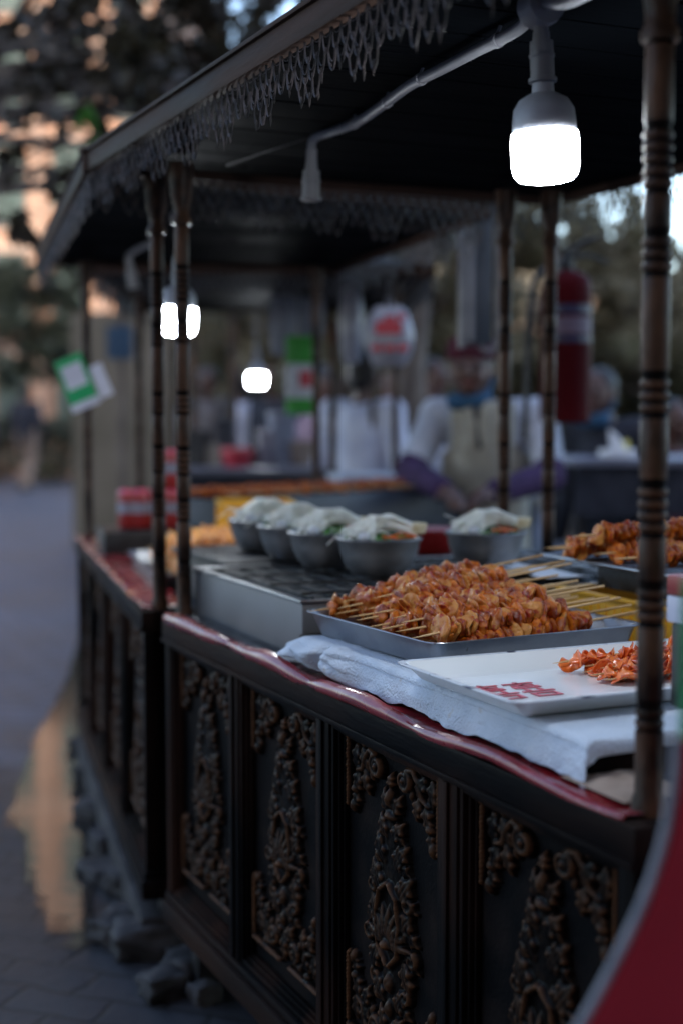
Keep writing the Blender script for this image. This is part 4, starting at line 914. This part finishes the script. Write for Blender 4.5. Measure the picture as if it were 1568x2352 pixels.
person('person in dark jacket and tan trousers walking down the street', (GD(50, 945, 22.).x, 22.3, 0), R(170), top='dark_cloth', legs='tan_cloth', voxel=.016, joints=dict(kl=(.09, -.16, .5), al=(.09, -.06, .09), ar=(-.1, .22, .12)))
person('person in violet clothes cut by the left edge of the street view', (GD(-50, 945, 21.5).x, 21.5, 0), R(160), top='violet_cloth', legs='grey_cloth', voxel=.016)
person('red dressed seated person beyond the right table', (GD(1572, 945, 7.5).x, 7.8, -.35), R(30), top='maroon_cloth', legs='dark_cloth', voxel=.014)
person('person in a pale shirt beside the hanging green roll', (GD(725, 945, 8.2).x, 8.9, -.12), R(100), top='pink_cloth', legs='grey_cloth', voxel=.014)

# ------------------------------------------------------------------ second cart's load
def drum(name, label, cat, pr, mats, mis, loc, seg=24, group=None, rot=0):
    g = MB(); g.lathe(pr, seg, mis=mis); o = g.build(name, mats); put(o, loc, rot); tag(o, label, cat, group); return o
bx = MB(); bx.box((.0, 0, 0), (.40, .24, .080), bev=.005); o = bx.build('black_box', 'black_metal'); put(o, C2(.03, 1.24, .8155), T2); tag(o, 'black box under the red cans on the second cart', 'box')
def can(label, loc):
    g = MB(); g.lathe([(.024, 0), (.031, .004), (.033, .012), (.033, .045), (.033, .046), (.033, .076), (.033, .077), (.033, .104), (.027, .112), (.025, .114), (.024, .110)], 20, mis=[0, 0, 0, 1, 1, 1, 0, 2, 2, 2, 2]); o = g.build('drink_can', ['can_red', 'can_band', 'can_lid']); put(o, loc, 0); return tag(o, label, 'drink can', 'red drink cans on the second cart')
zc = .8960
for px, lv, lb in ((297, 0, 'leftmost red can, left of the dark front post'), (326, 0, 'red can touching the dark post on its left side'), (381, 0, 'lower red can between the two front posts'), (381, 1, 'upper red can between the two front posts'), (404, 0, 'lower red can half behind the brown post'), (404, 1, 'upper red can half behind the brown post')):
    p_ = GD(px, 1200, 4.55); can(lb, (p_.x, 4.55 + .02 * (px > 350), zc + .1265 * lv)).scale = (1.1,) * 3
t2 = tray('steel_tray', 'blurred steel tray of orange fried skewers on the second cart', .40, .66, .04, ['steel', 'steel'], C2(.275, .70, .8165), T2)
for k_, (lr, n_, z_) in enumerate((('bottom', 13, .845), ('middle', 10, .878), ('top', 6, .908))):
    for i in range(n_):
        skewer(f'{["", "", "upper "][0]}{ORD[i] if i < 12 else "last"} orange fried skewer from the near end, {lr} layer of the second tray', 'orange skewers on the second cart', C2(.115 + .012 * (i % 3), .44 + .05 * k_ + .043 * i, z_), (0, -R(4 + i % 3), T2 + R(4 * (i % 3) - 3)), VART, .04, .25, pitch=.019, stick=STK, seed=200 + i + 30 * k_, rs=1.15, pname='fried_piece', name='fried_skewer')
crate('yellow crate behind the orange skewers on the second cart', C2(.36, .98, .8165), T2 + R(-6), .22, .26, .17)
# charcoal grill and its kebabs
gr = thing('charcoal_grill', 'long dark charcoal grill with kebabs in front of the vendor', 'grill', C2(.30, 1.52, .816), T2 + R(-62))
g = MB(); g.box((0, 0, 0), (.24, 1.15, .012)); g.box((0, 0, .0121), (.012, 1.15, .17), bev=.003); g.box((.228, 0, .0121), (.24, 1.15, .17), bev=.003); g.box((.0121, 0, .0121), (.2279, .012, .165)); g.box((.0121, 1.138, .0121), (.2279, 1.15, .165)); g.build('grill_body', 'duct', gr)
g = MB(); g.box((.013, .013, .06), (.227, 1.137, .09)); g.build('charcoal', 'ember', gr)
go = gr.matrix_basis
for i in range(12):
    a = T2 + R(-62); loc = Vector(C2(.30, 1.52, 1.002)) + Matrix.Rotation(a, 3, 'Z') @ Vector((-.06, .06 + .088 * i, 0))
    skewer(f'{ORD[i]} kebab from the near end of the long charcoal grill', 'kebabs on the charcoal grill', loc, (0, 0, a + R(-2 + 2 * (i % 3))), VARF, .04, .26, pitch=.018, stick=STK2, seed=400 + i, rs=1.05)

# ------------------------------------------------------------------ signs and hanging things
sg = thing('payment_sign', 'tilted green and white sign on the far left post', 'sign', GD(175, 872, 4.62), (R(0), R(0), 0))
sg.rotation_euler = Euler((0, R(-22), R(-8)))
g = MB(); g.box((-.048, -.0015, -.072), (.048, .0015, .078), bev=.001); g.build('board', 'sign_green', sg)
g = MB(); g.box((-.036, -.0022, -.026), (.036, -.0017, .052)); g.build('blank_square', 'sign_white', sg, smooth=False)
g = MB(); g.box((-.050, -.003, -.098), (.050, .002, -.0725)); g.build('white_strip', 'sign_white', sg, smooth=False)
g = MB(); g.box((.056, -.004, -.09), (.10, .0, .02), bev=.001); g.build('side_flap', 'sign_white', sg)
# tall green-white-green hanging roll banner
gb = thing('hanging_banner', 'narrow green and white banner hanging in the middle distance', 'banner', GD(690, 862, 6.2), R(6))
g = MB()
for z0, z1, m_ in ((.05, .17, 0), (-.10, .0495, 1), (-.17, -.1005, 0)): g.box((-.062, -.012, z0), (.062, .012, z1), m_, bev=.004)
g.build('banner_body', ['sign_green2', 'label_white'], gb)
g = MB(); g.box((-.005, -.0135, -.05), (.05, -.0125, .02)); g.build('red_mark', 'red_print', gb, smooth=False)
g = MB(); g.tube([(0, 0, .17), (0, 0, .62)], .003, 6); g.build('cord', 'rubber', gb)
def bag(label, loc, w_, h_, mtl, group=None, print_=False, dep=.05, cord=.3):
    t = thing('hanging_bag', label, 'bag', loc, 0, group); g = MB(); n = 20; m_ = 16; lp = []
    for j in range(m_ + 1):
        a = j / m_; z = -h_ / 2 + h_ * a; ww = w_ / 2 * (math.sin(math.pi * min(1, .12 + a * .80)) ** .45); dd = dep * math.sin(math.pi * (.08 + .84 * a))
        lp.append([(ww * math.cos(2 * math.pi * k / n) * (1 + .06 * nz(k, j, 3, .8)), dd * math.sin(2 * math.pi * k / n) * (1 + .2 * nz(k, j, 0, .6)), z) for k in range(n)])
    loft(g, lp, [0] * m_); g.build('bag_body', mtl, t)
    g = MB(); g.tube([(-.02, 0, h_ / 2 - .01), (0, 0, h_ / 2 + .05), (.02, 0, h_ / 2 - .01)], .004, 6); g.tube([(0, 0, h_ / 2 + .05), (0, 0, h_ / 2 + cord)], .002, 6); g.build('bag_handle', mtl, t)
    if print_:
        g = MB()
        for (a, b, c, d) in ((-.055, .005, .045, .055), (-.02, .055, .02, .075), (-.07, -.06, -.03, -.035), (-.02, -.06, .02, -.035), (.03, -.06, .07, -.035), (.03, .06, .06, .085)):
            g.add([(a, -dep - .004, b), (c, -dep - .004, b), (c, -dep - .004, d), (a, -dep - .004, d)], [(0, 1, 2, 3)])
        g.build('print', 'red_print', t, smooth=False)
    return t
bag('white bag with a red print hanging above the black haired person', GD(893, 772, 5.6), .19, .23, 'bag_film', print_=True, cord=.45)
bag('long white plastic bag hanging left of the red printed bag', GD(806, 740, 6.0), .10, .34, 'bag_film', dep=.04)
bag('long grey bag hanging above the green banner, left one', GD(648, 735, 6.8), .13, .34, 'fabric_grey', dep=.04)
bag('long grey bag hanging above the green banner, right one', GD(712, 712, 6.9), .14, .32, 'fabric_grey', dep=.04)
dc = thing('metal_duct', 'tall dark duct with pale edges hanging above the vendor', 'duct', GD(1092, 640, 4.55), R(14))
g = MB(); g.box((-.045, -.03, -.21), (.045, .03, .25), bev=.004); g.build('duct_body', 'duct', dc)
g = MB(); g.box((-.062, -.036, -.22), (-.0455, .0, .26), bev=.003); g.box((-.04, -.036, -.20), (-.018, -.0305, .24), bev=.002); g.build('pale_edge', 'pvc', dc)
g = MB(); g.tube([(.058, -.02, .26), (.066, -.02, .18), (.068, -.02, -.05), (.066, -.02, -.19), (.052, -.02, -.225), (.028, -.02, -.232), (.010, -.02, -.215)], .009, 10); g.build('bent_pipe', 'pvc', dc)
for x, lb in ((765, 'thin brown post with a round head left of the vendor'),):
    g = MB(); g.lathe([(.017, 0), (.017, 1.0), (.024, 1.01), (.017, 1.03), (.017, 1.55), (.03, 1.58), (.036, 1.61), (.02, 1.66)], 16); p_ = GD(x, 945, 6.1); o = g.build('wooden_post', 'post_wood'); put(o, (p_.x, p_.y, 0)); tag(o, lb, 'post')

zc_ = GD(430, 1085, 7.6).z + .0205
CLT = [(448, .16, .20, 'tarp_grey', 'tall dim grey box at the left of the long counter'), (486, .12, .12, 'cream_cloth', 'small cream box on the long counter'), (520, .10, .26, 'duct', 'slim dark box standing on the long counter'), (575, .14, .10, 'tarp_grey', 'low dark box right of the red basin'), (612, .10, .20, 'bag_film', 'pale upright box on the long counter'), (648, .13, .30, 'fabric_grey', 'tall grey box at the right of the long counter'), (690, .12, .14, 'tan_cloth', 'tan box at the right end of the long counter')]
for k, (px, w_, h_, m_, lb) in enumerate(CLT):
    g = MB(); g.box((-w_ / 2, -.06, 0), (w_ / 2, .06, h_ * .86), 0, bev=.006); g.box((-w_ / 2 - .004, -.064, h_ * .8605), (w_ / 2 + .004, .064, h_), 0, bev=.004); o = g.build('storage_box', m_); put(o, (GD(px, 900, 8.05).x, 8.05, zc_), R(7 * k - 15)); tag(o, lb, 'box', 'boxes on the long pale counter')
for px, d, y_, tp, lg, lb in ((470, 11.5, 30, 'grey_cloth', 'dark_cloth', 'dim person in grey seen through the left of the third cart'), (552, 12.5, 200, 'bright_cloth', 'dark_cloth', 'dim person in a light top behind the small far lamp'), (628, 11.0, -40, 'dark_cloth', 'dark_cloth', 'dim dark dressed person behind the hanging grey bags')):
    person(lb, (GD(px, 945, d).x, d + .2, -.05), R(y_), top=tp, legs=lg, voxel=.016)
for px, d, hh_, lb in ((445, 9.4, 2.1, 'dim wooden pole left of the small far lamp'), (536, 10.2, 2.3, 'dim wooden pole just left of the red basin'), (664, 9.8, 2.2, 'dim wooden pole behind the green banner')):
    g = MB(); g.lathe([(.03, .001), (.03, hh_ * .5), (.036, hh_ * .51), (.03, hh_ * .52), (.028, hh_)], 12); o = g.build('wooden_pole', 'post_wood'); put(o, (GD(px, 900, d).x, d, 0)); tag(o, lb, 'pole')
# tables beyond
def table(label, loc, rot, w_, d, h, mtop='tabletop', shelf=True):
    t = thing('service_table', label, 'table', loc, rot, 'service tables behind the carts')
    g = MB(); g.box((0, 0, h - .03), (w_, d, h), bev=.004); g.build('tabletop', mtop, t)
    for x in (.03, w_ - .07):
        for y in (.03, d - .07): g = MB(); g.box((x, y, .001), (x + .04, y + .04, h - .0305)); g.build('leg', 'black_metal', t, smooth=False)
    g = MB(); g.box((.02, .02, h - .24), (w_ - .02, .04, h - .031)); g.build('apron_board', 'dark_cloth', t, smooth=False)
    if shelf: g = MB(); g.box((.025, .05, h - .42), (w_ - .025, d - .03, h - .40)); g.build('shelf', 'fabric_grey', t, smooth=False)
    return t
p_ = GD(1312, 1055, 5.9); table('pale topped table with tissues right of the extinguisher', (p_.x, 5.9, 0), R(4), 1.0, .65, p_.z)
p_ = GD(430, 1085, 7.6); table('long pale counter running behind the left posts', (p_.x - .05, 7.6, 0), R(-2), 1.45, .6, p_.z + .02)
p_ = GD(790, 1110, 5.4); table('white cloth covered table left of the vendor', (p_.x, 5.5, 0), R(10), .36, .4, p_.z + .02, mtop='white_cloth', shelf=False)
p_ = GD(1420, 1030, 6.1); zt = GD(1312, 1055, 5.9).z
g = MB(); g.box((-.07, -.05, 0), (.07, .05, .035), bev=.008); g.tube([(0, 0, .035), (-.02, 0, .08), (-.045, 0, .12)], [.035, .022, .004], 8, 1); g.tube([(.0, 0, .03), (.035, 0, .055), (.05, 0, .07)], [.03, .02, .006], 8, 2); o = g.build('tissue_pack', ['paper', 'paper', 'yellow_plastic']); put(o, (p_.x, 6.12, zt + .001), R(20)); tag(o, 'white tissue pack with yellow bit on the right table', 'tissue pack')
g = MB(); g.lathe([(.06, 0), (.085, .05), (.09, .10), (.088, .105)], 20); o = g.build('basin', 'red_print'); p_ = GD(545, 1040, 7.85); put(o, (p_.x, 7.85, GD(430, 1085, 7.6).z + .021)); tag(o, 'red plastic basin on the long pale counter', 'basin')
g = MB(); g.lathe([(.05, 0), (.07, .02), (.078, .055), (.074, .06)], 20); o = g.build('red_bowl', 'can_red'); put(o, C2(1.04, .35, .90)); put(o, W(1.62, 3.05, .9265), 0); tag(o, 'small dark red bowl behind the row of metal bowls', 'bowl')
g = MB(); g.box((1.50, 2.96, .8150), (1.90, 3.22, .9255), bev=.004); o = g.build('steel_box', 'black_metal')
for v in o.data.vertices: v.co = W(*v.co)
tag(o, 'dark box supporting the small red bowl', 'box')

# street bin
g = MB(); g.lathe([(.11, .0), (.13, .05), (.15, .42), (.16, .44), (.13, .52), (.05, .55)], 20); o = g.build('litter_bin', 'green_plastic'); p_ = G(107, 1096, 0); put(o, (p_.x, p_.y, .001)); tag(o, 'small bright green bin standing in the street', 'bin')

# standing red and green sign, right foreground
def fsign():
    out_ = [(1540, 1700), (1538, 1760), (1530, 1830), (1518, 1900), (1502, 1960), (1480, 2025), (1455, 2085), (1425, 2145), (1390, 2210), (1350, 2280), (1305, 2352), (1262, 2420), (1225, 2500), (1210, 2620)]
    base = GD(1540, 1700, 1.12); ax = Vector((math.cos(R(12)), math.sin(R(12)), 0))
    t = thing('standing_sign', 'large red board with pale curved edge in the right foreground', 'sign', (base.x, base.y, 0), R(12))
    loc = []
    for x, y in out_: p = GD(x, y, 1.12); loc.append(((p.x - base.x) / math.cos(R(12)), p.z))
    ztop = loc[0][1]; loc += [(loc[-1][0] - .005, .02), (loc[-1][0], .002)]
    def plate(L, th, y0, mi, g, xr=.62):
        n = len(L); vs = [(x, y0, z) for x, z in L] + [(xr, y0, L[-1][1]), (xr, y0, L[0][1])]; k = len(vs); vs += [(x, y0 + th, z) for x, y, z in vs]
        fs = [tuple(range(k)), tuple(range(2 * k - 1, k - 1, -1))] + [(i, (i + 1) % k + 0, (i + 1) % k + k, i + k)[::-1] for i in range(k)]; g.add(vs, fs, mi)
    inner = [(x + .0110, z) for x, z in loc]
    g = MB(); plate(inner, .014, -.002, 0, g); g.build('red_board', 'sign_red', t, smooth=False)
    g = MB(); pts = [(x + .007, .005, z) for x, z in loc]; g.tube(pts, .0046, 12); g.build('pale_edge', 'sign_edge', t)
    g = MB(); g.box((.0160, .0, ztop + .0005), (.60, .012, ztop + .128)); g.build('green_board', 'sign_green', t, smooth=False)
    g = MB(); g.tube([(.0145, .006, ztop - .0), (.0145, .006, ztop + .128)], .004, 8); g.build('green_edge', 'sign_green', t)
fsign()
g = MB(); g.box((-.05, -.04, 0), (.12, .04, .034), 1, bev=.004); g.box((-.05, -.04, .0342), (.12, .04, .060), 0, bev=.004); o = g.build('packet_box', ['can_red', 'sign_white']); p_ = GD(1575, 1432, 1.75); put(o, (p_.x + .04, p_.y, p_.z), T1); tag(o, 'red and white packet right of the near post', 'packet')
g = MB(); g.box((-.08, -.06, .001), (.16, .06, .0)); 
pz = p_.z; hb = MB(); hb.box((-.045, -.035, .9015), (.115, .035, pz - .001), bev=.003); o = hb.build('dark_box', 'black_metal'); put(o, (p_.x + .04, p_.y, 0), T1); tag(o, 'dark box under the red and white packet', 'box')

# ------------------------------------------------------------------ rubble and blocks along the carts
def stone(label, loc, s, rot, seed, name='stone_block', group='dark stones along the cart feet'):
    bm = bmesh.new(); bmesh.ops.create_cube(bm, size=1); bmesh.ops.subdivide_edges(bm, edges=bm.edges[:], cuts=6, use_grid_fill=True)
    for v in bm.verts:
        p = v.co * 2; l_ = max(abs(p.x), abs(p.y), abs(p.z)); q = p.normalized() * 1.25; p = p.lerp(q, .28); d = noise.noise(p * 1.3 + Vector((seed * 7, 0, 0))) * .25 + noise.noise(p * 4 + Vector((0, seed * 3, 0))) * .08
        v.co = Vector((p.x * s[0], p.y * s[1], p.z * s[2])) * .5 * (1 + d)
    me = bpy.data.meshes.new(name); bm.to_mesh(me); bm.free(); me.materials.append(M['kerb']); me.polygons.foreach_set('use_smooth', [True] * len(me.polygons)); o = link(name, me); put(o, (loc[0], loc[1], s[2] * .48), rot); tag(o, label, 'stone', group)
SB = [(345, 2190, .22, .15, .13, 'large flat topped stone block below the near cart corner'), (300, 2120, .14, .10, .07, 'low stone just beyond the large flat topped block'), (238, 2010, .15, .20, .05, 'flat dark stone beside the lower end of the puddle'), (262, 1945, .13, .18, .06, 'dark stone against the second cart base, second above the puddle end'),
      (232, 1880, .12, .22, .09, 'dark rough stone beside the middle of the puddle'), (226, 1800, .12, .25, .10, 'taller rough stone by the second cart skirting'), (222, 1725, .10, .28, .08, 'small stone at the second cart far base'), (290, 2030, .16, .16, .04, 'thin flat stone near the second cart leg')]
for i, (x, y, a, b, c, lb) in enumerate(SB): stone(lb, G(x, y, 0), (a * .72, b * .72, c * .62), R(15 + 9 * i), i)
rr = random.Random(77); PL = ['beside the puddle top', 'beside the puddle middle', 'just above the biggest block', 'left of the biggest block', 'right of the biggest block', 'below the second cart leg', 'against the slab near end', 'between puddle and slab', 'in front of the near cart leg', 'below the biggest block', 'close to the near cart corner', 'under the near cart corner']
for i, (x, y) in enumerate(((232, 1760), (244, 1850), (330, 2105), (262, 2160), (415, 2215), (300, 2050), (318, 2085), (246, 1960), (470, 2300), (372, 2290), (405, 2170), (440, 2250))):
    q_ = rr.uniform(.05, .10); stone(f'{"small" if q_ < .075 else "mid sized"} dark stone lying {PL[i]}', G(x, y, 0), (q_, q_ * rr.uniform(.8, 1.5), q_ * .7), rr.uniform(0, 3), 20 + i)
# low skirting slab below the second cart
g = MB(); g.box((-.03, .02, .001), (.03, 1.9, .10), bev=.01); o = g.build('skirting_slab', 'kerb'); put(o, ORG2 + V2 * .02, T2); tag(o, 'long low stone slab under the second cart front', 'slab')

# ------------------------------------------------------------------ buildings
def building(label, loc, rot, w_, d, h, cols, rows, mats=('facade', 'facade_trim'), x0=.8, winw=1.0, winh=1.6, pitch=3.1, rpitch=3.1, z0=1.2, name='building'):
    t = thing(name, label, 'building', loc, rot)
    g = MB(); g.box((0, 0, 0), (w_, d, h)); g.build('wall', mats[0], t, smooth=False)
    for r in range(rows + 1):
        g = MB(); g.box((-.06, -.10, z0 - .55 + r * rpitch), (w_ + .06, -.003, z0 - .35 + r * rpitch)); g.build('ledge', mats[1], t, smooth=False)
    for c_ in range(cols + 1):
        g = MB(); xx = x0 - (pitch - winw) / 2 + c_ * pitch
        if xx < 0 or xx > w_ - .3: continue
        g.box((xx - .05 * pitch, -.16, 0), (xx + .05 * pitch, -.102, h)); g.build('pilaster', mats[1], t, smooth=False)
    for r in range(rows):
        for c_ in range(cols):
            xx = x0 + c_ * pitch; zz = z0 + r * rpitch; g = MB()
            g.box((xx - .08, -.07, zz - .08), (xx, -.002, zz + winh + .08)); g.box((xx + winw, -.07, zz - .08), (xx + winw + .08, -.002, zz + winh + .08)); g.box((xx + .0001, -.07, zz + winh), (xx + winw - .0001, -.002, zz + winh + .08)); g.box((xx + .0001, -.07, zz - .08), (xx + winw - .0001, -.002, zz))
            for m_ in range(1, 6): g.box((xx + winw * m_ / 6 - .015, -.06, zz + .001), (xx + winw * m_ / 6 + .015, -.02, zz + winh - .001))
            wf = g.build('window', 'window_frame', t, smooth=False)
            g = MB(); g.box((xx + .001, -.018, zz + .001), (xx + winw - .001, -.004, zz + winh - .001)); g.build('pane', 'window_glass', wf, smooth=False)
    g = MB(); g.box((-.15, -.25, h + .001), (w_ + .15, d + .1, h + .35)); g.build('cornice', mats[1], t, smooth=False); return t
building('tall orange building with greenish windows behind the left trees', (-14, 27.4, 0), 0, 10.5, 9, 18, 9, 8, x0=.48, pitch=1.16, rpitch=2.0, winw=.5, winh=1.4, z0=.85)
building('unseen building block added behind the camera to keep the sun off the carts', (26, -12, 0), R(180), 50, 8, 30.5, 12, 7, x0=2, pitch=4, rpitch=3.2)  # out of frame, added as a sun blocker so only the far facade stays sunlit
building('pale beige building far beyond the street end', (-4.5, 44, 0), R(0), 14, 8, 6, 4, 1, mats=('beige_wall', 'facade_trim'), name='building')
building('orange yellow low building left of the beige one', (-9.5, 40, 0), R(0), 4.5, 8, 4.2, 1, 1, mats=('orange_wall', 'facade_trim'))
g = MB(); g.box((0, 0, 0), (.95, .2, 2.2)); o = g.build('garden_wall', 'beige_wall'); put(o, (-2.55, 13.5, 0), R(-4)); tag(o, 'low beige wall glimpsed between the left posts', 'wall')
mat('dull_blue', (.03, .07, .13), rough=.6)
g = MB(); g.box((0, 0, 0), (.17, .03, .22), bev=.004); o = g.build('wall_poster', 'dull_blue'); put(o, (GD(245, 800, 9.5).x, 9.5, GD(245, 825, 9.5).z), R(-4)); tag(o, 'blurred blue panel between the two leftmost posts', 'panel')
g = MB(); g.tube([(0, 0, 0.001), (0, 0, GD(270, 1000, 9.5).z * 0 + 2.0)], .03, 10); o = g.build('wooden_pole', 'bark'); put(o, (GD(278, 800, 9.55).x, 9.56, 0)); tag(o, 'slim pole holding the blurred blue panel', 'pole')

# ------------------------------------------------------------------ trees
def tree(label, base, height, clumps, mtl, leaf=.06, dens=900, seed=0, name='tree', trunk_r=.12, cat='tree', group=None, m2=None, frac2=0, tips=None, lift=0):
    rr = random.Random(seed); t = thing(name, label, cat, base, 0, group)
    g = MB(); top = Vector((rr.uniform(-.1, .1), rr.uniform(-.1, .1), height))
    P = [Vector((0, 0, 0.001)), Vector((.04, .02, height * .3)), Vector((-.05, .04, height * .65)), top]; g.tube(P, [trunk_r, trunk_r * .8, trunk_r * .6, trunk_r * .4], 12)
    for c, r in clumps:
        c = Vector(c); s0 = P[2].lerp(top, rr.random()); mid = s0.lerp(c, .5) + Vector((rr.uniform(-.15, .15), rr.uniform(-.1, .1), rr.uniform(0, .2)))
        g.tube([s0, mid, c], [trunk_r * .35, trunk_r * .22, trunk_r * .08], 7)
        for k in range(5):
            e = c + Vector([rr.gauss(0, r * .5) for _ in range(3)]); g.tube([mid.lerp(c, .5), (mid.lerp(c, .5) + e) / 2 + Vector((0, 0, .03)), e], [trunk_r * .10, trunk_r * .06, .003], 5)
    g.build('trunk', 'bark', t)
    vs, fs, mi = [], [], []
    for c, r in clumps:
        c = Vector(c); subs = [(c + Vector([rr.gauss(0, r * .45) for _ in range(3)]), r * rr.uniform(.22, .42)) for _ in range(int(10))]
        for k in range(int(dens * r * r / .25)):
            sc_, sr_ = rr.choice(subs); d = Vector([rr.gauss(0, 1) for _ in range(3)]).normalized() * sr_ * (rr.random() ** .4); p = sc_ + d
            q = Euler((rr.uniform(-1.2, 1.2), rr.uniform(-1.2, 1.2), rr.uniform(0, 6.28))).to_matrix(); s_ = leaf * rr.uniform(.6, 1.25); o_ = len(vs)
            for lx, ly, lz in ((-1, 0, 0), (-.3, .62, .12), (.45, .5, .08), (1, 0, -.12), (.45, -.5, .08), (-.3, -.62, .12)): vs.append(p + q @ Vector((lx * s_, ly * s_, lz * s_)))
            fs.append((o_, o_ + 1, o_ + 2, o_ + 3)); fs.append((o_, o_ + 3, o_ + 4, o_ + 5)); z_ = 1 if rr.random() < frac2 else 0; mi += [z_, z_]
    g = MB(); g.v = vs; g.f = fs; g.mi = mi; g.build('crown', [mtl, m2 or mtl], t, smooth=False); return t
def cl(px, py, d, r, base): p = GD(px, py, d); return ((p.x - base[0], p.y - base[1], p.z - base[2]), r)
b0 = (-4.6, 10.5, 0)
tree('big plane tree with brownish leaves overhanging at top left', b0, 3.4, [cl(x, y, d, r, b0) for x, y, d, r in ((560, 60, 7.5, .36), (450, 130, 7.2, .40), (330, 60, 7.0, .42), (260, 190, 6.8, .30), (420, 260, 7.6, .34), (160, 60, 6.5, .20), (90, 160, 6.9, .14), (180, 420, 7.4, .14), (30, 380, 7.4, .12), (40, 250, 6.5, .14), (230, 330, 7.0, .16), (110, 430, 6.8, .13), (650, 10, 8.0, .32), (300, -80, 7.2, .6), (520, -100, 7.8, .6), (330, 250, 8.2, .34), (20, 90, 6.6, .14), (30, 500, 7.2, .15), (520, 190, 8.3, .34), (150, 170, 7.6, .15))],
     'leaf_brown', leaf=.052, dens=330, seed=3, name='plane_tree', trunk_r=.16, m2='leaf_bright', frac2=.0)
b1 = (-3.3, 7.6, 0)
tree('slim young tree with bright green leaves at the left', b1, 2.1, [cl(205, 290, 6.2, .07, b1), cl(225, 345, 6.2, .07, b1)], 'leaf_bright', leaf=.05, dens=620, seed=9, trunk_r=.03, name='young_tree')
b2 = (-6.2, 22.4, 0)
tree('grey green bushy tree standing left of the street', b2, 2.4, [cl(x, y, 22.8, r * 1.5, b2) for x, y, r in ((60, 680, .42), (130, 730, .36), (20, 780, .5), (110, 820, .36), (150, 670, .26), (10, 690, .35), (150, 800, .3))], 'leaf_grey', leaf=.085, dens=330, seed=5, trunk_r=.1, name='bushy_tree')
BT = [(790, 20, 11.5, 'broad olive tree behind the red printed bag'), (960, 30, 12.5, 'tall brownish tree behind the vendor left side'), (1120, 40, 13.0, 'olive brown tree behind the duct'), (1290, 50, 12.0, 'olive tree behind the fire extinguisher'), (1430, 60, 13.5, 'airy tree against bright sky right of the extinguisher'), (1580, 70, 12.5, 'olive tree at the right edge behind the near post'), (620, 80, 15.0, 'dim olive tree behind the third cart'), (470, 90, 16.5, 'dim olive tree seen between the third cart posts')]
for px, sd3, d, lb in BT:
    rr = random.Random(sd3); bb = GD(px, 945, d); bb = (bb.x, bb.y, 0); cs = []
    hi = px > 1230
    for k in range(9 if not hi else 9):
        cs.append((((rr.uniform(-.6, .6)), rr.uniform(-.5, .5), (1.1 + k * .26) if not hi else (1.1 + k * .20)), rr.uniform(.42, .6) * (1 if not (hi and k > 5) else .7)))
    tree(lb, bb, 2.6, cs, 'leaf_olive', leaf=.062, dens=520 if not hi else 430, seed=sd3, trunk_r=.11, name='background_tree', group='trees behind the carts')
bb = GD(945, 945, 8.0); g = MB(); g.tube([(0, 0, .001), (.03, 0, .8), (-.03, 0, 1.5), (.05, 0, 2.3), (.25, .1, 3.0)], [.13, .11, .10, .09, .06], 12); g.tube([(-.03, 0, 1.6), (-.25, 0, 2.1), (-.4, 0, 2.8)], [.07, .05, .03], 8); tt = thing('bare_tree', 'brown bare tree trunk between the people in white', 'tree', (bb.x, bb.y, 0)); g.build('trunk', 'bark', tt)
mat('hedge_leaf', (.12, .11, .06), (.24, .2, .13), scale=1.5, rough=.7)
rr = random.Random(6); vs = []; fs = []
for k in range(7000):
    x = rr.uniform(-9.5, -3.2); z = 1.15 * rr.random() ** .7 + .2 * nz(x, 0, 0, 2); y = 24.6 + rr.uniform(0, .8); s_ = rr.uniform(.05, .09); q = Euler((rr.uniform(-1.2, 1.2), rr.uniform(-1.2, 1.2), rr.uniform(0, 6.28))).to_matrix(); o_ = len(vs)
    for lx, ly in ((-1, 0), (0, .6), (1, 0), (0, -.6)): vs.append(Vector((x, y, max(z, .06))) + q @ Vector((lx * s_, ly * s_, 0)))
    fs.append((o_, o_ + 1, o_ + 2, o_ + 3))
g = MB(); g.v = vs; g.f = fs; g.mi = [0] * len(fs); o = g.build('hedge', 'leaf_grey', smooth=False); tag(o, 'low clipped hedge in front of the orange building', 'hedge')
rr = random.Random(5); vs = []; fs = []
for k in range(26000):
    x = rr.uniform(-2.5, 12); z = 2.3 * rr.random() ** .8 + .25 * nz(x, 0, 0, 1.1); y = 18 + rr.uniform(0, .9) + .5 * nz(x, z, 0, 1.3); s_ = rr.uniform(.05, .10); q = Euler((rr.uniform(-1.2, 1.2), rr.uniform(-1.2, 1.2), rr.uniform(0, 6.28))).to_matrix(); o_ = len(vs)
    for lx, ly in ((-1, 0), (0, .6), (1, 0), (0, -.6)): vs.append(Vector((x, y, max(z, .05))) + q @ Vector((lx * s_, ly * s_, 0)))
    fs.append((o_, o_ + 1, o_ + 2, o_ + 3))
g = MB(); g.v = vs; g.f = fs; g.mi = [0] * len(fs); o = g.build('hedge', 'hedge_leaf', smooth=False); tag(o, 'long dim hedge closing the view behind the trees', 'hedge')
